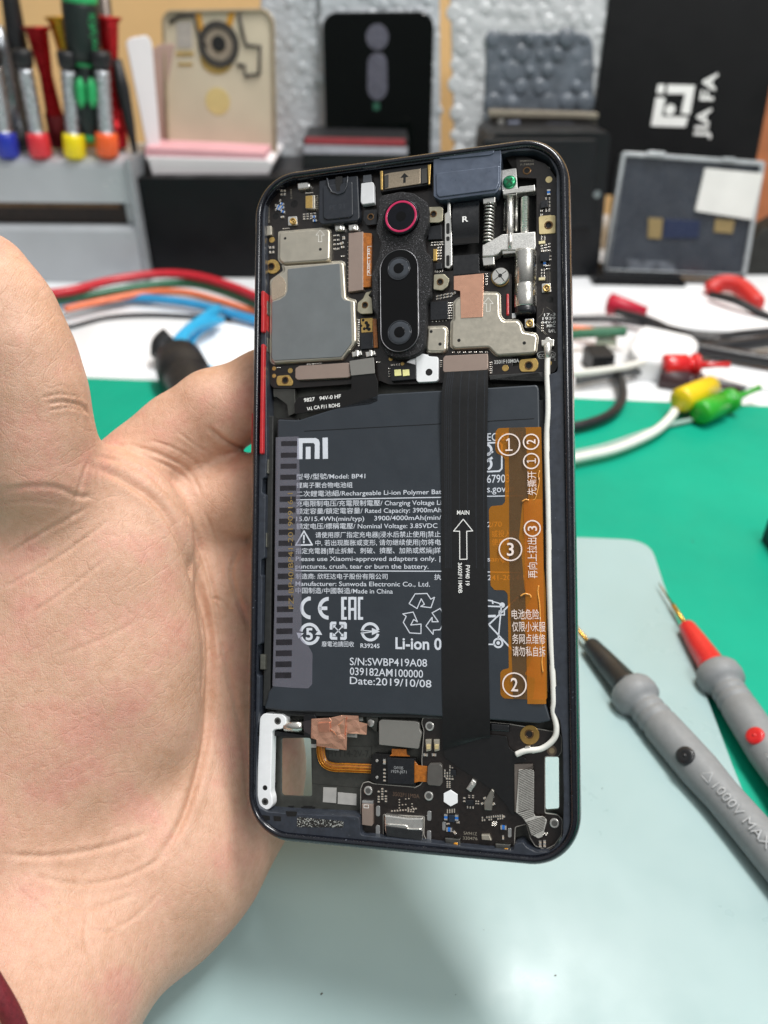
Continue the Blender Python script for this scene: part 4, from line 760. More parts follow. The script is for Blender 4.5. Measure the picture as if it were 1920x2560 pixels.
for x, y in ((203, 210), (195, 867), (1380, 1125)): cyl('screw', lbd, 10, x, y, 1.0, WL, WL+.3, silver, .12); cyl('screw_hole', lbd, 10, x, y, .62, WL, WL+.315, M('hole_steel', '#8b8a86', .3, metal=.9), 0)
pr('screw_tab', phone, 9, [(1190, 120), (1300, 125), (1290, 270), (1240, 230), (1195, 205)], -5.4, -3.6, floor_m, .2, .1); cyl('screw', phone, 9, 1232, 180, .8, -3.7, -3.4, silver, .1)
land(10, cpts(1147, 293, 92), 1142, 285, .95, lbd, WL+.2, M('olive_gold', '#a5854a', .4, metal=.7), rr=0); cyl('test_point', lbd, 10, 1355, 440, 1.05, WL, WL+.06, M('ring_brown', '#6b5c50', .4, metal=.5), .02); cyl('test_point', lbd, 10, 1355, 440, .6, WL, WL+.08, M('brown', '#8a7a60', .4), .02)
hx = L(Q(10, 403, 885), WL); build(MB().add(prism([(hx[0]+1.75*math.cos(PI/2+k*PI/3), hx[1]+1.75*math.sin(PI/2+k*PI/3)) for k in range(6)], WL, WL+.25, .06)), 'hexagon_label', white_p, lbd)
for y in (370, 0): pass
for x in (190, 268): pr('spring_contact', lbd, 10, [(x-28, 335), (x+30, 333), (x+28, 440), (x-20, 450)], WL, -2.5, shield, .15, .15); pr('spring_contact', lbd, 10, [(x-20, 385), (x+22, 385), (x+18, 430), (x-16, 430)], -2.52, -2.1, M('cream_gold', '#e3cf9b', .35, metal=.5), .15, .12)
grid(10, 165, 480, 2, 1, 80, 0, 40, 24, 0, 0, wb=WL, par=lbd); grid(10, 345, 630, 4, 3, 24, 26, 18, 12, 90, .05, wb=WL, par=lbd, keep=.8); grid(10, 365, 705, 3, 1, 26, 0, 20, 16, wb=WL, par=lbd); grid(10, 370, 735, 2, 4, 22, 17, 16, 10, wb=WL, par=lbd); grid(10, 395, 570, 2, 3, 22, 16, 14, 10, wb=WL, par=lbd, keep=.7)
pr('chip', lbd, 10, [(402, 620), (452, 628), (450, 680), (400, 672)], WL, -2.6, chip_m, .05, .05); pr('chip', lbd, 10, [(548, 905), (620, 910), (618, 955), (546, 950)], WL, -2.6, chip_m, .05, .05); pr('chip', lbd, 10, [(385, 1050), (440, 1055), (438, 1115), (383, 1110)], WL, -2.6, M('chip_navy', '#1e2a3a', .35), .05, .05)
smd(10, 356, 1068, 50, 30, 90, 'b', WL, lbd); smd(10, 458, 1075, 50, 30, 90, 'b', WL, lbd); smd(10, 388, 1185, 52, 34, 0, 'b', WL, lbd); smd(10, 900, 1165, 52, 34, 0, 'b', WL, lbd)
grid(10, 370, 1005, 4, 2, 22, 18, 18, 10, 90, .08, wb=WL, par=lbd); grid(10, 530, 890, 1, 2, 0, 30, 24, 12, wb=WL, par=lbd); grid(10, 575, 865, 2, 2, 36, 18, 18, 10, wb=WL, par=lbd, keep=.8); grid(10, 560, 975, 3, 1, 26, 0, 20, 12, 90, wb=WL, par=lbd); grid(10, 640, 920, 2, 2, 22, 22, 14, 10, wb=WL, par=lbd)
grid(10, 700, 1075, 10, 2, 21, 24, 16, 12, 90, .1, wb=WL, par=lbd, keep=.85); grid(10, 800, 1140, 2, 2, 24, -20, 26, 14, 45, wb=WL, par=lbd, keep=.8); smd(10, 895, 1262, 36, 16, 90, 's', WL, lbd); smd(10, 900, 1065, 26, 16, 10, 's', WL, lbd); smd(10, 438, 1215, 34, 18, -50, 's', WL, lbd); smd(10, 375, 1132, 34, 14, 10, 's', WL, lbd); smd(10, 470, 1120, 30, 14, 0, 's', WL, lbd)
grid(9, 1305, 805, 3, 6, 34, 24, 22, 12, 0, .06, wb=WL, par=lbd, keep=.85); grid(9, 1430, 1012, 9, 1, 26, 0, 16, 12, 0, .07, wb=WL, par=lbd); grid(9, 1500, 905, 5, 4, 30, 26, 14, 8, 0, .1, wb=WL, par=lbd, keep=.5)
grid(10, 0, 985, 4, 2, 24, 30, 16, 10, wb=WL, par=lbd, keep=.7)
for p_ in ([(555, 790), (605, 705), (645, 735), (640, 765), (590, 832), (545, 800)],): pr('spring_contact', lbd, 10, p_, WL, -2.3, silver, .15, .25)
pr('spring_contact', lbd, 10, [(570, 775), (600, 735), (612, 765), (580, 805)], -2.4, -1.9, silver, .1, .15)
pr('antenna_contact', lbd, 10, [(770, 830), (790, 800), (815, 825), (800, 900), (790, 1005), (720, 1000), (715, 925)], WL, -2.2, M('contact_grey', '#a29e95', .35, metal=.9), .2, .15)
for x, y in ((700, 940), (722, 890), (805, 945), (795, 880)): smd(10, x, y, 26, 18, 30, 's', WL, lbd)
dmx = MB()
tx = MB(); text(tx, 'SA941Z', L(Q(10, 525, 1230), WL), L(Q(10, 650, 1238), WL), 26*sc_, WL+.012); text(tx, '330476', L(Q(10, 518, 1276), WL), L(Q(10, 655, 1284), WL), 26*sc_, WL+.012); build(tx, 'board_print', ink_dim, lbd)
tx = MB(); text(tx, '3502F11M0A', L(Q(9, 1440, 865), WL), L(Q(10, 108, 890), WL), 36*sc_, WL+.012); build(tx, 'board_print', M('bronze_ink', '#5d4a3c', .5), lbd)
# slots of solder, usb socket, small parts at the bottom edge
def slot(c, x, y, h=95, w=38): pr('solder_slot', lbd, c, [(x-w/2, y-h/2), (x+w/2, y-h/2), (x+w/2, y+h/2), (x-w/2, y+h/2)], WL-.05, WL+.1, M('slot_steel', '#b9bab9', .35, metal=.8), 1.4, .08)
slot(9, 1300, 1010, 100, 40); slot(9, 1298, 1190, 95, 40); slot(10, 200, 1055, 95, 40); slot(10, 198, 1240, 95, 40); slot(10, 338, 1152, 85, 32); slot(10, 958, 1215, 90, 34)
ul = MB()
ul.add(tube(spline([(*L(p_, -1.75), -1.8) for p_ in (Q(9, 1372, 1135), Q(9, 1560, 1150), Q(10, 0, 1178), Q(10, 130, 1182))], 5), .16, 8), True)
usb = pr('charging_port', phone, None, [Q(9, 1360, 1045), Q(10, 0, 1075), Q(10, 140, 1075), Q(10, 140, 1180), Q(10, 130, 1300), Q(9, 1380, 1250), Q(9, 1362, 1180)], -5, -1.9, silver, .2, .3)
build(ul, 'port_glint_tube', silver, usb)  # tube added to give the bright highlight line across the port
pr('port_step', usb, None, [Q(9, 1368, 1150), Q(10, 135, 1195), Q(10, 128, 1295), Q(9, 1380, 1245)], -2.0, -1.7, M('port_dark', '#5d5f60', .3, metal=1.), .15, .12)
pr('side_connector', lbd, 9, [(1148, 945), (1248, 950), (1250, 1140), (1240, 1152), (1148, 1140)], WL, -2.0, foil_pink, .1, .1); pr('side_connector', lbd, 9, [(1150, 912), (1252, 918), (1252, 945), (1150, 940)], WL, -2.4, M('slot_steel', '#b9bab9', .35, metal=.8), .1, .1)
sm_ = MB(); line2(sm_, LQ(9, [(1168, 950), (1212, 952), (1212, 980), (1168, 978)], -1.99), .1, -1.985, True); build(sm_, 'etched_mark', ink_bright, lbd)
for x0 in (345, 820): 
    y0 = 1262 if x0 < 600 else 1315
    k = pr('edge_microphone', phone, 10, [(x0, y0), (x0+148, y0+10), (x0+150, y0+70), (x0+5, y0+70)], -3.6, -2.0, M('steel_dark', '#83827c', .3, metal=1.), .2, .2); pr('glue', k, 10, [(x0+85, y0+45), (x0+125, y0+45), (x0+125, y0+78), (x0+80, y0+74)], -2.1, -1.85, M('amber_glue', '#c98a1b', .15, coat=1., noise=(2, .4)), .3, .2)
pr('edge_microphone', lbd, 10, [(690, 1232), (765, 1232), (790, 1290), (695, 1282)], WL, -2.4, shield, .15, .15)
pr('edge_foil', phone, 10, [(325, 1322), (515, 1330), (510, 1358), (325, 1345)], -3.6, -2.2, white_p, .2, .1)
for p_ in ([(205, 1045), (280, 1055), (285, 1095), (215, 1100)], [(315, 1055), (385, 1060), (388, 1105), (318, 1105)], [(430, 1010), (540, 1015), (530, 1060), (440, 1060)]): pr('rim_pocket', phone, 9, p_, -1.0, -.93, dark_hole, .2, 0)
gr = pr('speaker_grille', phone, 9, [(540, 1065), (975, 1105), (975, 1165), (535, 1160)], -1.0, -.9, M('grille', '#161716', .5, noise=(3, .4), bump=(2, 1., .4), speck=(2.6, .56, '#a4a6a2')), .3, .03)
# woven shielding cloth and its backing
wc = pr('shield_cloth', phone, 10, [(1042, 618), (1172, 618), (1188, 640), (1186, 1030), (1200, 1060), (1280, 1060), (1310, 1100), (1270, 1250), (1230, 1268), (1160, 1230), (1130, 1140), (1075, 1065), (1015, 1020), (1030, 850)], -2.3, -2.1, mesh_m, .2, .06)
wt = MB(); random.seed(2)
for i in range(44):
    y = 600+i*16; 
    for x0 in (1040,):
        if y < 1010: a, b = (1042, y+22), (1184, y-30)
        elif y < 1090: a, b = (1030+(y-1010)*.8, y+10), (1190, y-30)
        else: a, b = (1100+(y-1090)*.35, y+25), (1305-(y-1090)*.2, y-40)
        if y+22 > 1250: continue
        if a[1] < 625: continue
        wt.add(tube([(*L(Q(10, *a), -2.06), -2.09), (*L(Q(10, *b), -2.06), -2.09)], .07, 5))
build(wt, 'cloth_thread', M('thread_dark', '#3d3a36', .5, metal=.3), wc)
pr('cloth_backing', phone, 10, [(1002, 570), (1175, 568), (1175, 620), (1042, 622), (1030, 1000), (1005, 1020)], WL, -2.35, M('backing', '#6a625c', .45, metal=.3), .1, .05)
pr('brass_strip', phone, 10, [(1230, 560), (1288, 562), (1292, 995), (1225, 988)], -4.2, -3.6, M('brass', '#8c7440', .45, metal=.6, noise=(1, .2)), .05, .03)
grid(10, 1245, 1305, 2, 2, 42, 34, 28, 22, 90, .05, wb=WL, par=lbd); grid(10, 1275, 1225, 2, 1, 30, 0, 24, 16, 45, wb=WL, par=lbd)
pr('flex_roll', phone, 10, [(772, 178), (960, 195), (958, 268), (772, 255)], -4.6, -2.6, M('flex_sheen', '#17181b', .32), .3, .4)
if extra.v: build(extra, 'capacitor', [solder, M('cap_body', '#b3a594', .45), blue_c], lbd)['kind'] = 'stuff'
# battery tab film and connectors in the upper left of the bay
pr('flex_holder', phone, 3, [(235, 1250), (330, 1240), (440, 1250), (450, 1480), (380, 1510), (365, 1400), (270, 1330), (240, 1330)], -4.8, -3.4, floor_m, .2, .1)
v, f = crumple([(270, 0), (480, 0), (500, 260), (300, 250)], -2.2, .15, 6, 3)
bb = LQ(5, [(285, 90), (480, 95), (505, 265), (290, 268)], -2.0); build(MB().add(prism(bb, -3.2, -2.0, .3)), 'battery_tab', flex_m, batt)
# ================================================================== the hand: one continuous surface grown from a signed distance field
def skin_mat():
    m = bpy.data.materials.new('skin'); m.use_nodes = True; n = m.node_tree; N = n.nodes; b = N['Principled BSDF']
    t = N.new('ShaderNodeTexCoord')
    def nz(sc, det=4, r=.55):
        x = N.new('ShaderNodeTexNoise'); x.inputs['Scale'].default_value = sc*1000; x.inputs['Detail'].default_value = det; x.inputs['Roughness'].default_value = r; n.links.new(t.outputs['Object'], x.inputs['Vector']); return x
    def ramp(src, stops):
        r = N.new('ShaderNodeValToRGB'); n.links.new(src, r.inputs[0]); e = r.color_ramp.elements
        while len(e) < len(stops): e.new(.5)
        for i, (p, c) in enumerate(stops): e[i].position = p; e[i].color = lin(c)+(1,)
        return r
    big = ramp(nz(.06, 5, .62).outputs['Fac'], [(.34, '#c5987a'), (.5, '#d4a78c'), (.66, '#d69584')])
    fine = ramp(nz(.5, 5, .65).outputs['Fac'], [(.3, '#bd917a'), (.7, '#dfbba6')])
    mx = N.new('ShaderNodeMixRGB'); mx.inputs[0].default_value = .38; n.links.new(big.outputs[0], mx.inputs[1]); n.links.new(fine.outputs[0], mx.inputs[2])
    n.links.new(mx.outputs[0], b.inputs['Base Color'])
    b.inputs['Roughness'].default_value = .46; b.inputs['Specular IOR Level'].default_value = .42
    b.inputs['Subsurface Weight'].default_value = .22; b.inputs['Subsurface Radius'].default_value = (1.0, .35, .2); b.inputs['Subsurface Scale'].default_value = 2.2*MM
    vo = N.new('ShaderNodeTexVoronoi'); vo.feature = 'DISTANCE_TO_EDGE'; vo.inputs['Scale'].default_value = 1700; n.links.new(t.outputs['Object'], vo.inputs['Vector'])
    wv = N.new('ShaderNodeTexWave'); wv.inputs['Scale'].default_value = 900; wv.inputs['Distortion'].default_value = 7; wv.inputs['Detail'].default_value = 3; wv.inputs['Detail Scale'].default_value = 1.2; n.links.new(t.outputs['Object'], wv.inputs['Vector'])
    vr = N.new('ShaderNodeMapRange'); vr.inputs['From Max'].default_value = .12; n.links.new(vo.outputs['Distance'], vr.inputs['Value'])
    a1 = N.new('ShaderNodeMath'); a1.operation = 'MULTIPLY_ADD'; n.links.new(wv.outputs['Fac'], a1.inputs[0]); a1.inputs[1].default_value = .3; vk = N.new('ShaderNodeMath'); vk.operation = 'MULTIPLY'; vk.inputs[1].default_value = .35; n.links.new(vr.outputs[0], vk.inputs[0]); n.links.new(vk.outputs[0], a1.inputs[2])
    a2 = N.new('ShaderNodeMath'); a2.operation = 'MULTIPLY_ADD'; n.links.new(nz(1.6, 6, .7).outputs['Fac'], a2.inputs[0]); a2.inputs[1].default_value = 1.6; n.links.new(a1.outputs[0], a2.inputs[2])
    prev = a2.outputs[0]          # long fine skin lines: the contour lines of stretched noises
    for rot, sc, st, wt in (((.3, .2, .9), .14, 5., .6), ((.1, .5, -.6), .2, 4.5, .5), ((.6, 0, 2.0), .5, 3.5, .4)):
        mp = N.new('ShaderNodeMapping'); mp.inputs['Rotation'].default_value = rot; mp.inputs['Scale'].default_value = (sc*1000, sc*1000/st, sc*1000); n.links.new(t.outputs['Object'], mp.inputs['Vector'])
        q = N.new('ShaderNodeTexNoise'); q.inputs['Scale'].default_value = 1.; q.inputs['Detail'].default_value = 1.3; n.links.new(mp.outputs[0], q.inputs['Vector'])
        s1 = N.new('ShaderNodeMath'); s1.operation = 'SUBTRACT'; s1.inputs[1].default_value = .5; n.links.new(q.outputs['Fac'], s1.inputs[0]); s2 = N.new('ShaderNodeMath'); s2.operation = 'ABSOLUTE'; n.links.new(s1.outputs[0], s2.inputs[0])
        s3 = N.new('ShaderNodeMapRange'); s3.inputs['From Max'].default_value = .022; n.links.new(s2.outputs[0], s3.inputs['Value']); s4 = N.new('ShaderNodeMath'); s4.operation = 'MULTIPLY_ADD'; s4.inputs[1].default_value = wt; n.links.new(s3.outputs[0], s4.inputs[0]); n.links.new(prev, s4.inputs[2]); prev = s4.outputs[0]
    bp = N.new('ShaderNodeBump'); bp.inputs['Strength'].default_value = .6; bp.inputs['Distance'].default_value = .12*MM; n.links.new(prev, bp.inputs['Height']); n.links.new(bp.outputs[0], b.inputs['Normal'])
    rr = N.new('ShaderNodeMapRange'); rr.inputs['To Min'].default_value = .27; rr.inputs['To Max'].default_value = .56; n.links.new(nz(.25, 4).outputs['Fac'], rr.inputs['Value']); n.links.new(rr.outputs[0], b.inputs['Roughness'])
    return m
def hp(x, y, d): return at_depth(D(x, y), d)
def cone(P, a, b, ra, rb):
    ba = b-a; t = np.clip(((P-a)@ba)/(ba@ba), 0, 1); return np.linalg.norm(P-a-t[..., None]*ba, axis=-1)-(ra+(rb-ra)*t)
def ell(P, c, r, ax):
    q = (P-c)@ax; k0 = np.linalg.norm(q/r, axis=-1); k1 = np.linalg.norm(q/(np.array(r)**2), axis=-1); return k0*(k0-1)/np.maximum(k1, 1e-6)
def smin(a, b, k):
    h = np.clip(.5+.5*(b-a)/k, 0, 1); return b*(1-h)+a*h-k*h*(1-h)
CB = np.stack([RIGHT, UP, FWD], 1)             # columns: right, up, away
def rotz(deg):
    a = math.radians(deg); return CB@np.array([[math.cos(a), -math.sin(a), 0], [math.sin(a), math.cos(a), 0], [0, 0, 1]])
thumb = [(74, 1000, 177, 13.6), (72, 930, 175, 12.4), (62, 850, 173, 12.0), (30, 765, 172, 12.4), (-4, 690, 172, 12.8), (-48, 610, 173, 11.8)]
fingers = [
    [(215, 1090, 205, 12.5), (390, 945, 208, 11.8), (470, 888, 207, 11.2), (575, 848, 206, 10.8), (720, 830, 209, 9.6), (830, 810, 209, 8.6)],
    [(300, 1170, 208, 12.0), (440, 1085, 210, 11.5), (530, 1075, 209, 11.0), (640, 1040, 208, 10.5), (790, 1010, 210, 9.6), (900, 1000, 209, 8.6)],
    [(370, 1300, 209, 12.0), (460, 1270, 211, 11.0), (550, 1250, 211, 10.4), (660, 1225, 210, 9.8), (790, 1200, 211, 9.0), (880, 1190, 210, 8.2)],
    [(420, 1450, 209, 12.0), (490, 1420, 211, 10.2), (570, 1400, 211, 9.4), (660, 1385, 209, 8.6), (760, 1370, 209, 7.8), (830, 1362, 209, 7.0)]]
def hand_sdf(P):
    d = None
    def add(x, k):
        nonlocal d; d = x if d is None else smin(d, x, k)
    add(ell(P, hp(168, 1390, 189), (29, 46, 18), rotz(12)), 8); add(cone(P, hp(120, 1520, 191), hp(10, 1990, 180), 19, 20), 14); add(cone(P, hp(40, 1300, 190), hp(-60, 1700, 184), 18, 18), 12)                                # thenar pad
    add(ell(P, hp(195, 1180, 192), (25, 24, 15), rotz(20)), 9)
    for i in range(len(thumb)-1):
        a, b = thumb[i], thumb[i+1]; add(cone(P, hp(*a[:3]), hp(*b[:3]), a[3], b[3]), 3 if i else 10)
    pal = ell(P, hp(330, 1380, 209), (32, 47, 13), rotz(14))                                  # palm
    pal = smin(pal, ell(P, hp(452, 1640, 210), (26, 32, 16), rotz(8)), 10)                   # outer pad of the palm
    pal = smin(pal, ell(P, hp(352, 1840, 197), (25.5, 26, 20), rotz(0)), 12)                    # heel
    pal = smin(pal, cone(P, hp(245, 1935, 191), hp(60, 2190, 168), 23.5, 20.5), 10)                # wrist
    pal = smin(pal, cone(P, hp(140, 1830, 198), hp(-120, 2150, 172), 23, 21), 12)
    pal = smin(pal, cone(P, hp(30, 2180, 168), hp(-150, 2480, 146), 21, 22), 12)
    d = smin(d, pal, 6.0)
    fs = None
    for f_ in fingers:
        g = None
        for i in range(len(f_)-1):
            a, b = f_[i], f_[i+1]; c = cone(P, hp(*a[:3]), hp(*b[:3]), a[3], b[3]); g = c if g is None else smin(g, c, 2.5)
        fs = g if fs is None else smin(fs, g, 1.6)
    return smin(d, fs, 4.5)
def surface_nets(F_, lo, h):
    s = F_ < 0; nx, ny, nz_ = F_.shape; cnt = np.zeros((nx-1, ny-1, nz_-1)); acc = np.zeros((nx-1, ny-1, nz_-1, 3))
    cr = [(i, j, k) for i in (0, 1) for j in (0, 1) for k in (0, 1)]
    sl = lambda A, o: A[o[0]:nx-1+o[0], o[1]:ny-1+o[1], o[2]:nz_-1+o[2]]
    for a in range(8):
        for b in range(a+1, 8):
            if sum(abs(cr[a][q]-cr[b][q]) for q in range(3)) != 1: continue
            A, B = sl(F_, cr[a]), sl(F_, cr[b]); x = (A < 0) != (B < 0); t = np.where(x, A/np.where(x, A-B, 1), 0)
            acc += np.where(x[..., None], np.array(cr[a])+t[..., None]*(np.array(cr[b])-np.array(cr[a])), 0); cnt += x
    m = cnt > 0; idx = -np.ones(m.shape, int); idx[m] = np.arange(m.sum()); ijk = np.argwhere(m); V = lo+h*(ijk+acc[m]/cnt[m][:, None]); Q_ = []
    for ax in range(3):
        o = [0, 0, 0]; o[ax] = 1; A = s[1:-1, 1:-1, 1:-1] if False else s
        a0 = tuple(slice(1, -1) if q != ax else slice(0, -1) for q in range(3)); a1_ = tuple(slice(1, -1) if q != ax else slice(1, None) for q in range(3))
        e = s[a0] != s[a1_]; P_ = np.argwhere(e); inside = s[a0][e]; P_ = P_+np.array([0 if q == ax else 1 for q in range(3)])
        u, v = [(1, 2), (2, 0), (0, 1)][ax]; du, dv = np.eye(3, dtype=int)[u], np.eye(3, dtype=int)[v]
        c = [idx[tuple((P_-a*du-b*dv).T)] for a, b in ((0, 0), (1, 0), (1, 1), (0, 1))]
        q = np.stack(c, 1); q[~inside] = q[~inside][:, ::-1]; Q_.append(q)
    return V, np.concatenate(Q_)
hh = 1.0
lo = np.array([-140., 70., 0.]); pts_ = np.array([hp(*p[:3]) for f_ in fingers+[thumb] for p in f_]+[hp(-120, 2150, 172), hp(-150, 2460, 147), hp(594, 1832, 205)])
lo = pts_.min(0)-32; hi = pts_.max(0)+32; hi[0] = min(hi[0], 62); 
n3 = np.ceil((hi-lo)/hh).astype(int)
gx_, gy_, gz_ = (lo[i]+hh*np.arange(n3[i]) for i in range(3)); Fld = np.empty(tuple(n3), np.float32)
for i in range(n3[0]): Fld[i] = hand_sdf(np.stack(np.meshgrid(gx_[i:i+1], gy_, gz_, indexing='ij'), -1)[0])
Fld[0] = Fld[-1] = 5; Fld[:, 0] = Fld[:, -1] = 5; Fld[:, :, 0] = Fld[:, :, -1] = 5
HV, HF = surface_nets(Fld, lo, hh)
# refine: relax, split every face in four, relax again
def relax(V, Q_, n, k=.5):
    E_ = np.concatenate([Q_[:, [0, 1]], Q_[:, [1, 2]], Q_[:, [2, 3]], Q_[:, [3, 0]]]); cnt = np.bincount(E_.ravel(), minlength=len(V))[:, None]
    for _ in range(n):
        a = np.stack([np.bincount(E_[:, 0], V[E_[:, 1], c], len(V))+np.bincount(E_[:, 1], V[E_[:, 0], c], len(V)) for c in range(3)], 1); V = V*(1-k)+k*a/np.maximum(cnt, 1)
    return V
def split4(V, Q_):
    n = len(V); E_ = np.sort(np.concatenate([Q_[:, [k, (k+1) % 4]] for k in range(4)]), 1); u, inv = np.unique(E_, axis=0, return_inverse=True); inv = inv.ravel(); m = len(Q_)
    mid = V[u].mean(1); cen = V[Q_].mean(1); e = [n+inv[k*m:(k+1)*m] for k in range(4)]; c = n+len(u)+np.arange(m)
    return np.concatenate([V, mid, cen]), np.concatenate([np.stack([Q_[:, k], e[k], c, e[k-1]], 1) for k in range(4)])
HV = relax(HV, HF, 4); HV, HF = split4(HV, HF); HV = relax(HV, HF, 2)
# creases: pushed in along the normal where the palm lines run, with a soft swelling beside them
fn = np.cross(HV[HF[:, 2]]-HV[HF[:, 0]], HV[HF[:, 3]]-HV[HF[:, 1]]); Nn = np.stack([sum(np.bincount(HF[:, k], fn[:, c], len(HV)) for k in range(4)) for c in range(3)], 1); Nn /= np.linalg.norm(Nn, axis=1)[:, None]+1e-12
px_ = pix_of(HV)/K; facing = (-(Nn@FWD)) > .02
creases = [  # display-pixel polylines on the palm, depth mm, width px
    ([(200, 1008), (270, 1035), (345, 1090), (400, 1190), (440, 1310), (455, 1440), (448, 1560), (425, 1680), (385, 1790), (330, 1870)], 1.9, 8),
    ([(205, 985), (270, 1000), (340, 1040), (410, 1130), (455, 1260), (478, 1380)], .8, 5),
    ([(100, 872), (140, 868), (178, 878), (200, 900)], .6, 4), ([(105, 886), (150, 880), (195, 893)], .45, 3), ([(90, 860), (130, 852), (170, 858)], .3, 3),
    ([(0, 1062), (60, 1050), (120, 1052), (170, 1072), (200, 1070)], .5, 5), ([(0, 1090), (60, 1082), (130, 1090)], .3, 4), ([(0, 1210), (60, 1170), (130, 1130), (190, 1095)], .5, 4), ([(0, 1275), (80, 1230), (160, 1180), (240, 1120)], .4, 4), ([(60, 1330), (150, 1270), (240, 1200)], .28, 4), ([(20, 1190), (90, 1150), (150, 1105)], .25, 3),
    ([(190, 995), (172, 1050), (155, 1120)], .4, 4), ([(210, 1010), (215, 1060), (235, 1110)], .3, 3),
    ([(0, 1845), (90, 1850), (180, 1840), (260, 1820), (330, 1795)], .5, 6), ([(60, 1890), (170, 1910), (280, 1890), (370, 1840)], .4, 5), ([(110, 1950), (200, 1960), (300, 1930)], .35, 5), ([(170, 2010), (260, 2020), (290, 2070)], .35, 5), ([(190, 1960), (185, 2040), (215, 2110)], .4, 5), ([(40, 1925), (120, 1985), (180, 2060)], .3, 5), ([(240, 2010), (300, 1975), (350, 1920)], .25, 4),
    ([(448, 922), (490, 955), (546, 978)], 1.0, 5), ([(240, 950), (300, 985), (370, 1010), (420, 1050)], .5, 4), ([(300, 965), (360, 985), (410, 1020), (440, 1080)], .45, 3.5), ([(215, 960), (280, 962), (345, 985), (400, 1005)], .45, 3.5), ([(230, 975), (300, 1000), (350, 1030)], .35, 3), ([(320, 950), (370, 965), (420, 995), (450, 1040)], .35, 3), ([(380, 930), (420, 960), (470, 990)], .3, 3), ([(415, 1005), (440, 1000), (470, 1012)], .3, 3),
    ([(520, 1180), (500, 1230), (512, 1290), (545, 1370)], .8, 5), ([(465, 1330), (500, 1480), (525, 1620), (533, 1760)], .6, 6), ([(455, 1290), (480, 1300), (500, 1330)], .4, 4), ([(470, 1395), (490, 1440), (498, 1500)], .3, 3.5), ([(440, 1100), (470, 1180), (478, 1260)], .35, 4),
    ([(260, 1130), (330, 1240), (360, 1350)], .2, 5), ([(120, 1420), (220, 1380), (300, 1340)], .15, 5)]
disp = np.zeros(len(HV))
for pl, dep, wd in creases:
    pp = np.array(spline([np.array(p, float) for p in pl], 6)); best = np.full(len(HV), 1e9); tt_ = np.zeros(len(HV))
    for i in range(len(pp)-1):
        a, b = pp[i], pp[i+1]; ab = b-a; t = np.clip(((px_-a)@ab)/(ab@ab+1e-9), 0, 1); q = np.linalg.norm(px_-a-t[:, None]*ab, axis=1); u_ = q < best; best[u_] = q[u_]; tt_[u_] = (i+t[u_])/(len(pp)-1)
    fade = np.clip(np.sin(np.clip(tt_, .02, .98)*PI)*2.2, 0, 1)
    disp += np.where(facing, fade*dep*.62*(-np.exp(-(best/wd)**2)+.3*np.exp(-((best-2.2*wd)/(1.4*wd))**2)), 0)
# low soft unevenness of the flesh
disp += .35*np.sin(HV[:, 0]*.21+1.3)*np.sin(HV[:, 1]*.17+HV[:, 2]*.15)
HV = HV+Nn*disp[:, None]
hb = MB(); hb.add((HV.tolist(), HF.tolist()), True)
org = hp(-100, 2300, 165)
hand = hb.build('hand', skin_mat(), None, org) 
tag(hand, 'bare open left hand, palm up towards the viewer, thumb spread, fingers behind the phone', 'hand')
# dark red cord at the wrist
a = [hp(-90, 2010, 146), hp(-50, 2070, 145), hp(-12, 2130, 144), hp(25, 2195, 145), hp(65, 2290, 148)]
tag(MB().add(tube(spline(a, 8), 1.9, 12), True).build('wrist_cord', M('cord_red', '#6b1722', .6, noise=(1.2, .25), bump=(2.5, .6, .2)), None, a[2]), 'dark red cord across the wrist at the lower left corner', 'bracelet')
# ================================================================== desk and mats
def poly_px(pts, z): return [tuple(at_z(p, z)[:2]) for p in pts]
desk_m = M('desk_white', '#e4e6e8', .45, noise=(.02, .04), bump=(.6, .1, .05))
tag(MB().add(box(-900, 900, -250, 1100, -20, 0)).build('desk', desk_m, None, (0, 400, 0)), 'white desk top', None, None, 'structure')
green_m = M('mat_green', '#009b7e', .55, noise=(.012, .1), bump=(2.2, .2, .05), speck=(.9, .77, '#22ab8e'), spec=.22)
g = poly_px([(-300, 925), (700, 962), (1431, 994), (2300, 1031)], 2.0)
gp = [g[0], g[1], g[2], g[3], (g[3][0]+60, -220), (g[0][0]-40, -220)]
tag(MB().add(prism(rnd(gp, 4), .2, 2.0, .4)).build('cutting_mat', green_m, None, (0, 200, 0)), 'large green work mat lying on the white desk', 'mat')
pale = M('mat_pale', '#9bb4b5', .38, noise=(.012, .05), bump=(1.2, .2, .06), rvar=.16, speck=(.5, .8, '#bed0cf'), sss=(.3, (1, 1.1, 1), 3))
pp = poly_px([(330, 1318), (1450, 1342), (1625, 1349), (1660, 1457), (1734, 1647), (1834, 1913), (1870, 2000), (2010, 2330)], 5.0)
pp += [(pp[-1][0]+14, -150), (pp[0][0]-20, -150)]
tag(MB().add(prism(rnd(pp, [7, 2, 12, 0, 0, 0, 0, 0, 5, 5]), 2.1, 5.0, .7)).build('silicone_pad', pale, None, (20, 90, 2)), 'pale grey-green silicone pad lying under the phone on the green mat', 'mat')

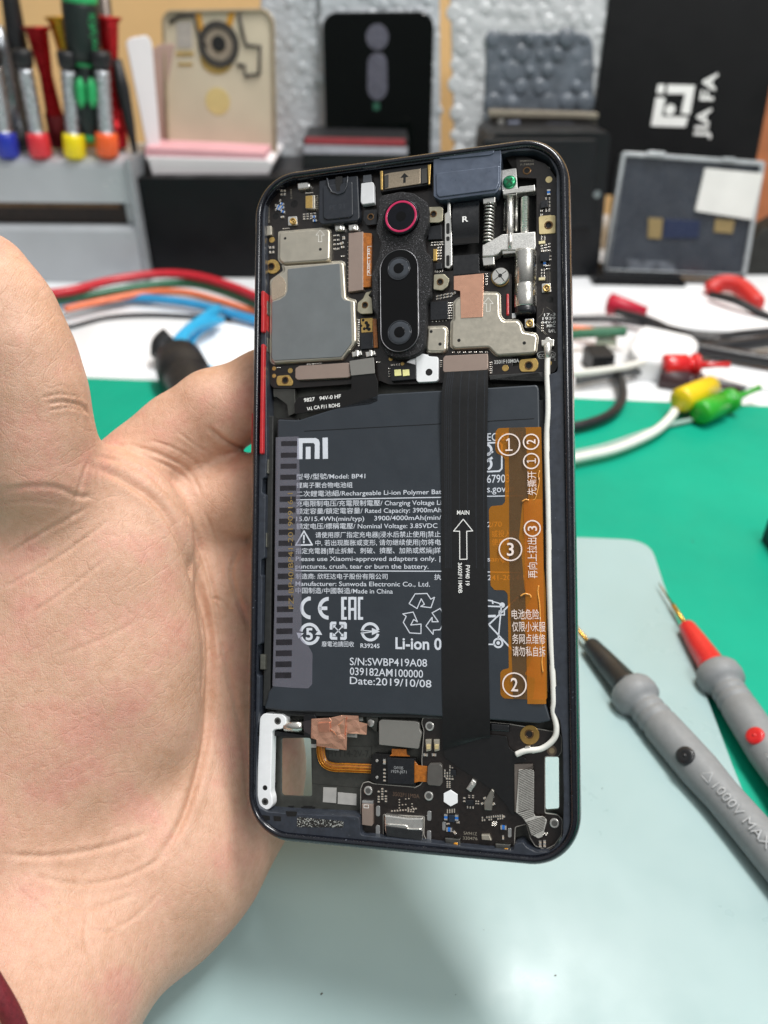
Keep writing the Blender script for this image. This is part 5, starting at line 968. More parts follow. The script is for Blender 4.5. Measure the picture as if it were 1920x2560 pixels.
# ================================================================== test probes
grey_r = M('probe_grey', '#85888a', .55, noise=(.4, .06), bump=(4, .15, .03))
brass = M('needle_gold', '#c79a4a', .25, metal=1., noise=(1, .1))
tipb = M('probe_black', '#1d1f22', .38, noise=(.6, .15), coat=.2); tipr = M('probe_red', '#cf1f22', .35, noise=(.6, .08), coat=.3)
def probe(tip, tail, zt, zl, capm, label, slim=False):
    """tip and tail: display pixels of the needle root end and of the far tail; zt, zl heights of the axis there"""
    A, B = at_z(tip, zt), at_z(tail, zl); d = B-A; d /= np.linalg.norm(d); up = np.array([0, 0, 1.]); sd = np.cross(d, up); sd /= np.linalg.norm(sd); up = np.cross(sd, d)
    r = thing('test_probe', label, 'test probe', A, 'multimeter test probes')
    def add(nm, prof, m, n=32, off=0.): return MB().add(lathe([(a_*1.42 if a_ > 0 else a_*1.2, b_*.95) for a_, b_ in prof], n, (d*off, d)), True).build(nm, m, r)
    add('needle', [(-22, .12), (-19, .35), (-10, .5), (-9.9, .85), (-9.0, .95), (2, 1.0)], brass, 14)
    add('tip_cone', [(0, 2.0), (.3, 2.9), (1.2, 3.4), (8, 4.3), (15.3, 5.15), (15.6, 5.35), (16.2, 5.35), (17.5, 5.1)], capm)
    add('grip', [(16.8, 5.2), (17.2, 7.2), (18.4, 8.2), (20.2, 8.45), (22, 8.0), (22.6, 7.0), (23.2, 6.1), (23.6, 5.7), (24.0, 5.7), (24.6, 6.15), (25.6, 6.15), (26.0, 5.75), (26.4, 5.75), (27, 6.25), (28, 6.25), (28.5, 5.85), (28.9, 5.85), (29.6, 6.35), (34, 6.5), (38, 6.6), (43, 6.7), (50, 6.0), (58, 6.1), (70, 6.6), (90, 7.2), (130, 7.6), (150, 7.0)], grey_r, 40)
    # button on the upper side
    ub = up*math.cos(.72)+sd*math.sin(.72)
    c = d*58+ub*5.9; MB().add(lathe([(-1, 3.0), (.5, 2.95), (.9, 2.4), (1.0, 1.0), (.85, .5), (1.1, .35), (1.15, .1)], 28, (c, ub)), True).build('button', capm, r)
    # raised lettering along the grip
    lm = MB(); v, f = glyphs('1000V MAX', .0); x0, w_ = v[:, 0].min(), np.ptp(v[:, 0])
    def wrap(x, y, rad):   # along, around
        a = .5-y/rad; return d*x+(up*math.cos(a)+sd*math.sin(a))*rad
    P = [tuple(wrap(70+(p[0]-x0)/w_*22, p[1]/CAP*2.6-1.3, 6.05+.017*((p[0]-x0)/w_*22)+.1)) for p in v]
    lm.add((P, f))
    for x in (65, 99):
        tri_ = [(x, -1.5), (x+3.6, -1.5), (x+1.8, 1.6)]
        for i in range(3):
            p, q = tri_[i], tri_[(i+1) % 3]; lm.add(tube([wrap(p[0]+(q[0]-p[0])*k/4, p[1]+(q[1]-p[1])*k/4, 6.05+.017*(x-70)) for k in range(5)], .2, 6), True)
    for y in (-.4, .5): lm.add(tube([wrap(94+k*.45, y+(.35*math.sin(k*1.1) if y < 0 else 0), 6.5) for k in range(6)], .18, 6), True)
    lm.build('lettering', M('lettering_grey', '#a9acae', .4, noise=(.5, .05)), r)
    MB().add(lathe([(110, 7.1), (111, 7.3), (124, 7.5), (125, 7.3)], 32, ((0, 0, 0), d)), True).build('band', capm, r)
    MB().add(tube([d*208, d*225-up*2, d*250-up*3.5, d*300-up*3.5], 2.2, 10), True).build('lead', capm, r)
    return r
probe((1400+160*.452, 1240+812*.452), (1400+1120*.452, 1240+1915*.452), 8.5, 10.0, tipb, 'grey handled test probe with a black tip lying on the pale pad')
probe((1400+695*.452, 1240+712*.452), (1400+1290*.452, 1240+1632*.452), 8.0, 9.5, tipr, 'grey handled test probe with a red tip lying at the edge of the pale pad')
# grit and clippings lying about on the mats
random.seed(11); db = MB()
for i in range(26):
    p = at_z((random.uniform(760, 1900), random.uniform(1060, 2540)), 5.0); on_pad = p[0] < 80+(230-p[1])*-.0 and p[1] < 205
    z = 5.02 if on_pad else 2.02; a = random.uniform(0, PI); r = random.choice((.08, .1, .13, .18)); l_ = r*random.uniform(1, 3.5)
    db.add(box(-l_, l_, -r, r, 0, r, r*.3), mat=Matrix.Translation((p[0], p[1], z))@Matrix.Rotation(a, 4, 'Z'))
tag(db.build('grit', M('grit', '#4e524e', .5, noise=(1, .6)), None, (80, 120, 2)), 'tiny specks of grit scattered over the pads', None, None, 'stuff')
# ================================================================== the back of the desk
class Plane:
    """an upright (or leaning) frame standing at a desk distance: u right, v up, w towards the viewer"""
    def __init__(s, Y, lean=0., yaw=0., at=(830, 600), z=None):
        a, b = math.radians(lean), math.radians(yaw)
        X = np.array([math.cos(b), math.sin(b), 0]); Z = np.array([0, 0, 1.]); H_ = np.array([-math.sin(b), math.cos(b), 0])
        V = Z*math.cos(a)+H_*math.sin(a); s.R = np.stack([X, V, np.cross(X, V)], 1); s.O = at_y(D(*at), Y)
        if z is not None: s.O = s.O+V*((z-s.O[2])/V[2])
    def uv(s, x, y, w=0.):
        r = s.R.T@ray(*D(x, y)); o = s.R.T@(CAMP-s.O); t = (w-o[2])/r[2]; q = o+r*t; return (q[0], q[1])
    def P(s, pts, w=0.): return [s.uv(x, y, w) for x, y in pts]
    def mm(s, px): return px*K*np.linalg.norm(s.O-CAMP)/F
    def place(s, o): o.matrix_world = Matrix(np.block([[s.R, (s.O*MM)[:, None]], [np.zeros((1, 3)), np.ones((1, 1))]]).tolist()); return o
def part(nm, par, pl, pts, w0, w1, mat, r=0., ch=.4, label=None, holes=()):
    p = pl.P(pts, w1); p = rnd(p, r) if r else p
    return build(MB().add(prism(p, w0, w1, ch, [pl.P(h, w1) for h in holes])), nm, mat, par, label)
def solo(nm, pl, pts, w0, w1, mat, label, cat, r=0., ch=.4, group=None):
    o = pl.place(part(nm, None, pl, pts, w0, w1, mat, r, ch)); return tag(o, label, cat, group)
YB = float(at_z(D(200, 604))[1])
black_card = M('black_card', '#0a0b0d', .5, noise=(.02, .2), bump=(1.5, .1, .05), rvar=.08, spec=.22)
black_box = M('black_box', '#0c0d10', .45, noise=(.03, .25), bump=(1.2, .12, .05), spec=.22)
wall_m = M('wall_tan', '#e6c087', .65, noise=(.006, .12), bump=(.4, .15, .2))
# wall behind
wb_ = MB().add(box(-900, 900, YB+230, YB+250, -20, 900)); tag(wb_.build('wall', wall_m, None, (0, YB+240, 0)), 'warm tan wall behind the desk', None, None, 'structure')
pl = Plane(YB+150, 12, -8, (1640, 330)); 
solo('wooden_board', pl, [(1590, 660), (1605, 340), (1645, 150), (1720, -60), (1900, -60), (1900, 660)], -8, 0, M('board_wood', '#a5633a', .6, noise=(.03, .2), bump=(.5, .2, .1)), 'brown wooden board leaning at the right edge behind the black box', 'board')

# ---- tool stand
pl = Plane(YB, 0, -2, (150, 604), 0); alu = M('stand_silver', '#b9bdc1', .38, metal=.35, noise=(.02, .06), bump=(2, .08, .02))
ts = pl.place(thing('tool_stand', 'silver tool stand with a dark slot, holding a row of screwdrivers', 'tool stand'))
L0, R0 = -260, 305
def sv(y): return pl.uv(150, y)[1]
uL = pl.uv(-250, 600)[0]; uR = pl.uv(300, 520)[0]; vt, vs1, vs0 = sv(345), sv(438), sv(487)
dep = 70
V = []; Fc = []
pf = [(-dep, vt+2), (-10, vt+2), (-5, vt+.8), (-1.5, vt-2), (0, vt-6), (0, vs1), (-7, vs1), (-7, vs0), (0, vs0), (3, vs0-4), (8, 2), (7, 0), (-dep, 0)]
for u in (uL, uR): V += [(u, v, w) for w, v in pf]
n_ = len(pf)
for i in range(n_): j = (i+1) % n_; Fc.append((i, j, n_+j, n_+i))
def capf(o, flip):
    t = tessellate_polygon([[Vector((w, v, 0)) for w, v in pf]]); return [tuple((i+o) for i in (q if flip else q[::-1])) for q in t]
Fc += capf(0, False)+capf(n_, True)
tb = MB().add((V, [f[::-1] for f in Fc])); body = build(tb, 'body', alu, ts)
build(MB().add(prism(rect(uL+2, vs0-.5, uR-9, vs1+.5), -8.5, -6.6, 0)), 'slot', M('slot_brown', '#231813', .6, noise=(.2, .5)), ts)
build(MB().add(box(uR-.5, uR+5, 0, vt+1, -dep+1, 4, 1.5)), 'end_panel', M('stand_edge', '#9fa3a7', .4, metal=.4), ts)
lp = MB()
for i in range(26):
    u = uL+8+i*(uR-uL-20)/26; lp.add(box(u, u+(uR-uL)/30, vs1-5, vs1-.6, -6.5, -4.5, .3))
build(lp, 'bit_row', M('bit_wood', '#6d5136', .6, noise=(.1, .3)), ts)
tp_ = M('stand_top', '#a6a7a8', .45, metal=.2, noise=(.03, .1))
# ---- screwdrivers: axis from the foot to the head in the picture, standing in the stand at distance w
def tool(nm, label, cat, foot, head, w, segs, group=None, n=20):
    """segs: (t from 0 to 1 along the axis, half width in display pixels, part name, material)"""
    q0, q1 = pl.uv(*foot, w), pl.uv(*head, w); a = pl.O+pl.R@np.array([*q0, w]); b = pl.O+pl.R@np.array([*q1, w]); d = b-a; ln = np.linalg.norm(d); d /= ln; k = pl.mm(1)
    r = thing(nm, label, cat, a, group); names = []
    for s in segs:
        if not names or names[-1][0] != s[2]: names.append((s[2], s[3], [s])) if not names else names.append((s[2], s[3], [names[-1][2][-1], s]))
        else: names[-1][2].append(s)
    for nm_, m_, ss in names:
        if len(ss) < 2: continue
        build(MB().add(lathe([(s[0]*ln, s[1]*k) for s in ss], n, ((0, 0, 0), d)), True), nm_, m_, r)
    return r
ribbed = M('knurled_alu', '#c9ccd2', .28, metal=1., noise=(.35, .25), bump=(.35, 1., 1.2)); cap_b = M('cap_black', '#17181b', .5)
def alu_driver(foot, head, capmat, label, w=-6, hd=True):
    s = [(0, 17, 'cap', capmat), (.02, 19.5, 'cap', capmat), (.18, 19, 'cap', capmat), (.24, 17.5, 'cap', capmat), (.245, 12, 'handle', ribbed)]
    for i in range(14): s.append((.26+.56*i/13, 13.5 if i % 2 else 12, 'handle', ribbed))
    s += [(.83, 9, 'handle', ribbed), (.835, 12, 'swivel', cap_b), (.86, 15, 'swivel', cap_b), (.97, 17, 'swivel', cap_b), (1, 14, 'swivel', cap_b)]
    return tool('precision_screwdriver', label, 'screwdriver', foot, head, w, s, 'knurled precision screwdrivers')
cm_ = lambda n, c: M('cap_'+n, c, .4, noise=(.2, .06))
alu_driver((20, 338), (-22, 100), cm_('blue', '#2434a8'), 'knurled precision screwdriver with a blue end, leftmost in the tool stand')
alu_driver((90, 338), (46, 106), cm_('red', '#d8323c'), 'knurled precision screwdriver with a light red end in the tool stand')
alu_driver((163, 339), (144, 110), cm_('yellow', '#f2da10'), 'knurled precision screwdriver with a yellow end in the tool stand')
alu_driver((233, 336), (217, 110), cm_('orange', '#f0622a'), 'knurled precision screwdriver with an orange end in the tool stand')
redm = M('anodised_red', '#a3131b', .3, metal=.7, noise=(.2, .2)); redd = M('anodised_dark', '#5d0c12', .4, metal=.6, noise=(.4, .3), bump=(.8, .8, .6)); goldm = M('anodised_gold', '#c8952c', .3, metal=.7)
def flare(label, foot, head, m, m2, w): return tool('flared_screwdriver', label, 'screwdriver', foot, head, w, [(0, 15, 'grip', m2), (.02, 18, 'grip', m2), (.28, 17, 'grip', m2), (.33, 14, 'handle', m), (.62, 11, 'handle', m), (.8, 15, 'handle', m), (.9, 17, 'handle', m), (.96, 18, 'handle', m), (1, 25, 'handle', m), (1.005, 20, 'handle', m)], 'flared aluminium screwdrivers')
flare('dark red flared screwdriver standing between the blue and yellow ended ones', (132, 318), (78, 58), redm, redd, -34)
flare('red flared screwdriver at the right end of the tool stand', (255, 318), (231, 36), M('anodised_bright', '#b3121c', .28, metal=.6), M('anodised_bright', '#b3121c', .28, metal=.6), -30)
flare('golden flared screwdriver behind the black and green screwdriver', (190, 322), (126, 36), goldm, goldm, -46)
gk = M('grip_black', '#15211f', .5, noise=(.3, .2)); gg = M('grip_green', '#2aa862', .45, noise=(.2, .08))
gd = tool('grip_screwdriver', 'thick black screwdriver with green bands and green grip inlays', 'screwdriver', (197, 306), (168, -40), -14,
     [(0, 12, 'end_band', gg), (.03, 15, 'end_band', gg), (.05, 16, 'end_band', gg), (.055, 16, 'handle', gk), (.12, 20, 'handle', gk), (.3, 24, 'handle', gk), (.43, 23, 'handle', gk), (.47, 17, 'handle', gk), (.50, 20, 'handle', gk), (.503, 21, 'collar', gg), (.525, 21, 'collar', gg), (.528, 24, 'barrel', gk), (.62, 28, 'barrel', gk), (.86, 29, 'barrel', gk), (.88, 28, 'barrel', gk), (.882, 29, 'top_band', gg), (.9, 29, 'top_band', gg), (1, 26, 'top_band', gg)])
o_ = Vector(gd.location)*1000
ip = MB()
for s in (-1, 1):
    P_ = []
    for y in (232, 215, 190, 168):
        q = pl.uv(187+s*12+(y-200)*.07, y, -3); P_.append(np.array(pl.O+pl.R@np.array([*q, -14+pl.mm(26)]))-np.array(o_))
    ip.add(tube(spline(P_, 5), [pl.mm(8)*x for x in np.clip(np.sin(np.linspace(.25, PI-.3, 16))*1.2, .35, 1)], 12), True)
build(ip, 'grip_inlay', gg, gd)
gt_ = MB(); v, f = glyphs("Pro'sKit", .01); x0, w_ = v[:, 0].min(), np.ptp(v[:, 0]); qa, qb = pl.uv(214, 122, -3), pl.uv(205, 28, -3); e = np.array(qb)-np.array(qa); ln = np.linalg.norm(e); e /= ln; g_ = np.array([-e[1], e[0]])
P_ = [pl.O+pl.R@np.array([*(np.array(qa)+e*(p[0]-x0)/w_*ln+g_*p[1]*7.0), -14+pl.mm(27.5)])-np.array(o_) for p in v]; gt_.add((P_, f)); build(gt_, 'print', gg, gd)
stl = M('grey_steel', '#8f9398', .3, metal=.8, noise=(.2, .2)); dkm = M('dark_rubber', '#17171a', .5, noise=(.2, .2))
tool('steel_pick', 'grey steel pick leaning at the left end of the tool stand', 'tool', (50, 330), (-6, 55), -26, [(0, 14, 'shaft', dkm), (.2, 16, 'shaft', stl), (.5, 13, 'handle', stl), (.8, 12, 'handle', stl), (1, 9, 'handle', stl)])
tool('black_tweezers', 'thick black tool leaning behind the steel pick', 'tool', (72, 330), (14, -60), -40, [(0, 18, 'handle', dkm), (.5, 19, 'handle', dkm), (.9, 14, 'handle', dkm), (1, 10, 'handle', dkm)])
tool('grey_rod', 'thin brownish grey rod behind the red flared screwdriver', 'tool', (258, 325), (220, -40), -52, [(0, 9, 'shaft', M('brown_steel', '#5f5650', .4, metal=.6)), (1, 12, 'shaft', M('brown_steel', '#5f5650', .4, metal=.6))])
tool('thin_tweezers', 'slim black tweezers at the right end of the tool stand', 'tweezers', (292, 330), (252, 128), -22, [(0, 4, 'shaft', dkm), (.3, 9, 'shaft', dkm), (.7, 12, 'shaft', dkm), (1, 8, 'shaft', dkm)])

# ---- black boxes along the back
plb = Plane(YB+4, 0, 0, (430, 605), 0)
solo('black_carton', plb, [(318, 620), (284, 392), (296, 384), (640, 384), (652, 392), (650, 620)], -110, 0, black_box, 'matte black carton beside the tool stand, papers and phone covers on its top', 'box', 2, .8)
plp = Plane(YB+20, 0, 0, (440, 385)); zt = plp.O[2]
pw = M('paper_white', '#e9e4e6', .6, noise=(.02, .04), bump=(.5, .1, .1)); pk = M('paper_pink', '#dda6ad', .6, noise=(.03, .08))
bx = plp.place(thing('phone_box', 'white phone box with a pink top edge lying on the black carton', 'box'))
part('body', bx, plp, [(330, 384), (322, 352), (312, 338), (578, 345), (590, 352), (578, 384)], -80, 0, pw, 2, .8); part('pink_lid', bx, plp, [(313, 337), (313, 318), (572, 330), (574, 346)], -78, -1, pk, 1, .5)
plq = Plane(YB+28, 0, 20, (300, 380))
wl = plq.place(thing('box_sleeve', 'tall white paper sleeve standing open left of the beige phone cover', 'box'))
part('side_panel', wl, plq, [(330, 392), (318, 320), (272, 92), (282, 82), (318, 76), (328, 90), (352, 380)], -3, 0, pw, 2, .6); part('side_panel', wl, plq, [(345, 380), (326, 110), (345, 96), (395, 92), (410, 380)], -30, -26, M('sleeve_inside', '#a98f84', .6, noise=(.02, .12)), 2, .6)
# ---- beige phone cover
plc = Plane(YB+58, 7, 0, (470, 345)); bm = M('cover_beige', '#c9bda6', .42, noise=(.012, .1), metal=.15, bump=(.5, .12, .1)); be = M('cover_edge', '#a3947c', .4, metal=.3, noise=(.1, .15))
bc = plc.place(thing('phone_back_cover', 'beige phone back cover seen from inside, with a round camera opening', 'phone cover'))
part('shell', bc, plc, [(362, 352), (350, 40), (362, 22), (575, 18), (592, 40), (598, 340), (588, 352)], -6, 0, bm, 6, 1.2)
out_ = plc.P([(362, 352), (350, 40), (362, 22), (575, 18), (592, 40), (598, 340), (588, 352)], 0); out_ = rnd(ccw(out_), 6); build(MB().add(prism(out_, -1, 2.6, .8, [offset(out_, 2.4)])), 'raised_edge', be, bc)
def disc(nm, par, pl_, x, y, rpx, w0, w1, m, inner=None, ry=None):
    c = pl_.uv(x, y, w1); r = pl_.mm(rpx); return build(MB().add(prism(circ(c, r, 28, r*(ry or 1)), w0, w1, .15, [circ(c, pl_.mm(inner), 28, pl_.mm(inner)*(ry or 1))] if inner else [])), nm, m, par)
dkr = M('gasket_dark', '#332f2b', .6, noise=(.3, .3)); gl_ = M('gold_foil', '#c2a25e', .4, metal=.6, noise=(.2, .15))
disc('gold_patch', bc, plc, 468, 128, 30, 0, .6, gl_, None, .8); disc('camera_gasket', bc, plc, 472, 96, 37, 0, 2.2, dkr, 26); disc('camera_window', bc, plc, 472, 96, 26, 0, 1.2, M('cover_window', '#8b7f70', .3, noise=(.2, .2)), 13); disc('camera_window', bc, plc, 472, 94, 13, .5, 1.8, dark_hole); disc('emblem_patch', bc, plc, 470, 219, 23, 0, .4, M('emblem_tan', '#c4b078', .45, noise=(.05, .1)))
for p_ in ([(424, 26), (434, 26), (440, 70), (430, 76), (420, 60)], [(494, 26), (508, 26), (500, 62), (490, 76), (484, 66)]): part('gold_strip', bc, plc, p_, 0, 1.0, M('orange_gold', '#d29a3c', .4, metal=.4), .5, .2)
part('grey_patch', bc, plc, [(380, 48), (414, 46), (416, 104), (382, 104)], 0, .6, M('patch_grey', '#a39c95', .5), .8, .2); part('gold_strip', bc, plc, [(380, 112), (418, 112), (418, 120), (380, 120)], 0, .8, gl_, .3, .2); part('gold_strip', bc, plc, [(384, 136), (416, 136), (416, 142), (384, 142)], 0, .6, gl_, .3, .2)
gs = MB()
for pts in ([(516, 30), (524, 72), (532, 98), (562, 100), (560, 160), (530, 164), (528, 142), (512, 140)], [(366, 48), (386, 36), (420, 34), (430, 80), (446, 100)]): gs = MB(); gs.add(tube([(*plc.uv(x, y, 1.2), 1.0) for x, y in pts], plc.mm(3.2), 8), True); build(gs, 'gasket_line', dkr, bc)
# ---- bubble wrap behind, black phone, red and white box
def wrap_mat(nm, col, al):
    m = M(nm, col, .22, noise=(.03, .15), bump=(.05, .8, 4.), coat=.8, rvar=.1); return m
bw1, bw2 = wrap_mat('bubble_wrap', '#b3b8bd', 1), wrap_mat('bubble_wrap_light', '#bdc0c2', 1)
def bubbles(nm, pl_, x0, y0, x1, y1, w, rpx, mat, par, face, jit=.6, hi=.32):
    mb = MB(); j = 0; y = y0
    while y < y1:
        x = x0+(rpx*1.1 if j % 2 else 0)
        while x < x1:
            if face(x, y) and random.random() < .86: c = pl_.uv(x+rpx*random.uniform(-jit, jit), y+rpx*random.uniform(-jit, jit), w); r = pl_.mm(rpx)*random.uniform(.45, 1.1); q_ = random.uniform(.05, hi); mb.add(lathe([(0, r), (r*.25*q_, r*.93), (r*.45*q_, r*.68), (r*.54*q_, r*.3)], 12, ((*c, w-.05), (0, 0, 1))), True)
            x += rpx*2.2
        y += rpx*1.95; j += 1
    o = build(mb, nm, mat, par); o['kind'] = 'stuff'; return o
plw = Plane(YB+100, 6, 0, (640, 340))
ws_ = plw.place(thing('bubble_wrap_sheet', 'pale bubble wrap standing between the beige cover and the black phone', 'bubble wrap'))
part('sheet', ws_, plw, [(585, 370), (560, 60), (565, -40), (700, -40), (705, 370)], -14, 0, bw1, 2, 1); bubbles('bubble', plw, 575, -30, 700, 360, 0, 11, bw1, ws_, lambda x, y: True)
plk = Plane(YB+82, 7, 0, (815, 345))
kw = plk.place(thing('bubble_wrap_sleeve', 'grey bubble wrap sleeve round the black phone', 'bubble wrap')); part('sheet', kw, plk, [(702, 340), (690, -40), (950, -40), (952, 345)], -14, -9, bw1, 2, 1)
bubbles('bubble', plk, 700, -30, 945, 330, -9, 10, bw1, kw, lambda x, y: True)
bp = plk.place(thing('black_phone', 'glossy black phone standing upright with a camera strip in the middle of its back', 'phone'))
gls = M('phone_glass', '#030605', .07, noise=(.02, .3), rvar=.03, spec=.35); part('back_glass', bp, plk, [(705, 350), (696, 45), (716, 26), (918, 24), (938, 45), (930, 350)], -8, 0, gls, 6, 1.4)
sg_ = M('camera_glass', '#565661', .25, noise=(.1, .15)); disc('camera_lens', bp, plk, 815, 80, 21, 0, 1.0, sg_)
cpts2 = [(794, 135)]+[(815-21*math.cos(a), 135-21*math.sin(a)) for a in np.linspace(.2, PI-.2, 9)]+[(836, 135), (837, 190)]+[(815+21*math.cos(a), 193+24*math.sin(a)) for a in np.linspace(.2, PI-.2, 9)]+[(793, 190)]
part('camera_strip', bp, plk, cpts2, 0, 1.0, sg_, 0, .3); part('sensor_dot', bp, plk, [(806, 222), (820, 222), (820, 238), (806, 238)], 0, .5, M('dot_green', '#2c5a48', .3), .5, .1)
plr = Plane(YB+34, 0, 0, (770, 365)); rb_ = plr.place(thing('small_box', 'flat box with a red strip above a white band, in front of the black phone', 'box'))
dkc = M('carton_dark', '#1b1c1f', .5); part('body', rb_, plr, [(652, 420), (655, 296), (882, 300), (884, 420)], -60, 0, dkc, 1, .5); part('white_band', rb_, plr, [(656, 332), (656, 312), (880, 318), (880, 334)], .2, 1.6, M('band_grey', '#a9a9b2', .5), .5, .3); part('red_strip', rb_, plr, [(658, 311), (660, 297), (874, 301), (876, 315)], .2, 2.2, M('strip_red', '#93353d', .45, noise=(.1, .1)), .5, .3)
solo('black_carton', Plane(YB+24, 0, 0, (820, 605), 0), [(610, 620), (608, 372), (1010, 372), (1010, 620)], -90, 0, dkc, 'low black carton hidden behind the top of the opened phone', 'box', 1, .6)
# ---- bubble wrap bag with a phone in it
plg = Plane(YB+96, 8, 0, (1150, 340))
bgr = plg.place(thing('bubble_wrap_bag', 'large pale bubble wrap bag leaning back beside the black logo box', 'bubble wrap'))
part('sheet', bgr, plg, [(985, 420), (972, -40), (1345, -40), (1328, 60), (1270, 420)], -14, 0, bw2, 2, 1)
bubbles('bubble', plg, 985, -30, 1320, 400, 0, 14, bw2, bgr, lambda x, y: x < 1318-.13*y and not (1050 < x < 1282 and 66 < y < 330))
wp_ = plg.place(thing('wrapped_phone', 'dark grey phone packed inside the pale bubble wrap bag', 'phone')); wm = M('wrapped_grey', '#59616a', .4, noise=(.05, .3), coat=.2, bump=(.1, .6, 2.))
part('body', wp_, plg, [(1045, 330), (1052, 90), (1070, 70), (1265, 70), (1282, 90), (1282, 330)], .2, 3, wm, 5, 1); bubbles('bubble', plg, 1066, 84, 1276, 320, 3, 18, wm, wp_, lambda x, y: True, .12, .8)
plm = Plane(YB+52, 0, 0, (1170, 345)); mb2 = plm.place(thing('metal_bracket', 'beige metal bracket with two pale blue stickers on the black stand', 'bracket'))
part('plate', mb2, plm, [(1062, 330), (1058, 243), (1070, 238), (1290, 246), (1290, 330)], -20, 0, M('plate_dark', '#4e4a45', .45, metal=.4, noise=(.1, .3)), 1, .5); part('top_edge', mb2, plm, [(1056, 252), (1056, 238), (1292, 244), (1292, 256)], .2, 3, M('edge_beige', '#a59c8c', .4, metal=.4), .5, .4)
for p_ in ([(1096, 262), (1122, 260), (1124, 284), (1098, 286)], [(1182, 266), (1240, 266), (1240, 284), (1182, 284)]): part('sticker', mb2, plm, p_, .1, .8, M('sticker_pale', '#c3c9e0', .5), .4, .2)
for p_ in ([(1076, 262), (1088, 258), (1092, 310), (1080, 316)],): part('lever', mb2, plm, p_, .1, 4, silver, .8, .5)
pls = Plane(YB+6, 0, 3, (1200, 650), 0); stb = M('stand_black', '#1a1c1f', .45, noise=(.03, .2), spec=.25); st_b = pls.place(thing('black_stand', 'tall dark grey stand with a small hole, right behind the opened phone', 'stand'))
part('body', st_b, pls, [(1010, 690), (1060, 300), (1075, 286), (1312, 284), (1320, 296), (1284, 690)], -70, 0, stb, 2, .8); disc('hole', st_b, pls, 1226, 328, 7, .02, .3, dark_hole); part('ledge', st_b, pls, [(1040, 492), (1045, 300), (1290, 300), (1282, 492)], .1, 5, stb, 3, 1.2); disc('screw', st_b, pls, 1290, 420, 7, 5, 5.6, stl)
# ---- black box with the logo
plj = Plane(YB+70, 10, -10, (1470, 420)); jb = plj.place(thing('logo_box', 'large black cardboard box with a white square logo and two words', 'box'))
part('carton', jb, plj, [(1262, 420), (1322, -60), (1712, -60), (1618, 430)], -30, 0, black_card, 1, .6)
lg = MB(); S_ = .446/K
def j(pts): return plj.P([((1180+x*.446)/K, y*.446/K) for x, y in pts], .05)
for pts in ([(1030, 545), (1085, 548), (1064, 652), (1212, 655), (1195, 712), (1003, 706)], [(1096, 474), (1250, 478), (1222, 642), (1170, 636), (1194, 526), (1092, 526)], [(1042, 472), (1082, 474), (1074, 526), (1034, 522)]): lg.add(prism(rnd(ccw(j(pts)), .8), .05, .25))
c = j([(1110, 615)])[0]; lg.add(prism(circ(c, plj.mm(9), 20), .05, .25)); build(lg, 'logo', ink_bright, jb)
lt = MB(); a, b = j([(1312, 778), (1378, 408)]); e = np.array(b)-np.array(a); text(lt, 'JIA FA', a, b, np.linalg.norm(np.array(j([(1372, 408)])[0])-np.array(j([(1298, 408)])[0])), .2, .02); build(lt, 'lettering', ink_bright, jb)
# ---- clear case
plt_ = Plane(YB-10, 14, -6, (1470, 600)); cs = plt_.place(thing('plastic_case', 'clear grey plastic case with a circuit part inside and a white sticker on its lid', 'case'))
def t(pts): return [((1180+x*.446)/K, y*.446/K) for x, y in pts]
csm = M('case_grey', '#363b43', .3, noise=(.03, .2), coat=.6, bump=(.2, .2, .4)); cse = M('case_edge', '#a5abae', .25, noise=(.05, .15), coat=.5)
outl = t([(838, 850), (1640, 905), (1528, 1560), (735, 1530)]); part('tray', cs, plt_, outl, -14, 0, csm, 3, 1); ou = rnd(ccw(plt_.P(outl, 0)), 3); build(MB().add(prism(ou, -2, 3.2, .6, [offset(ou, 3.4)])), 'lid_edge', cse, cs)
part('hinge', cs, plt_, t([(985, 845), (1085, 850), (1082, 880), (980, 875)]), 0, 6, cse, 1, .5); part('hinge', cs, plt_, t([(1410, 880), (1480, 884), (1478, 905), (1406, 902)]), 0, 6, cse, 1, .5)
part('sticker', cs, plt_, t([(1308, 942), (1634, 972), (1572, 1232), (1252, 1182)]), .1, 3.4, M('sticker_white', '#d9dad6', .55, noise=(.05, .05)), 1.5, .2)
for p_, m_ in (([(990, 1220), (1070, 1225), (1060, 1340), (985, 1335)], M('case_tan', '#86744c', .5)), ([(1365, 1225), (1475, 1235), (1460, 1310), (1355, 1300)], M('case_tan', '#86744c', .5)), ([(1080, 1225), (1280, 1235), (1270, 1335), (1070, 1335)], M('part_blue', '#27304a', .3))): part('circuit_part', cs, plt_, t(p_), .05, 1.2, m_, .5, .2)
part('frosted_mark', cs, plt_, t([(865, 1455), (1130, 1470), (1140, 1520), (880, 1520)]), .05, .6, M('frost', '#5d626a', .3, noise=(.12, .6)), 1, .1)
solo('black_carton', Plane(YB-18, 0, -4, (1400, 640), 0), [(1278, 668), (1284, 596), (1470, 604), (1482, 612), (1474, 668)], -40, 0, black_box, 'flat black carton under the clear plastic case', 'box', 1, .6)
solo('dark_bag', Plane(YB+10, 8, 0, (1650, 640)), [(1560, 690), (1600, 560), (1640, 500), (1760, 440), (1760, 690)], -30, 0, M('bag_dark', '#1a1c18', .6, noise=(.05, .4), bump=(.12, 1., 4)), 'crumpled dark bag at the right edge beside the clear case', 'bag', 8, 2)

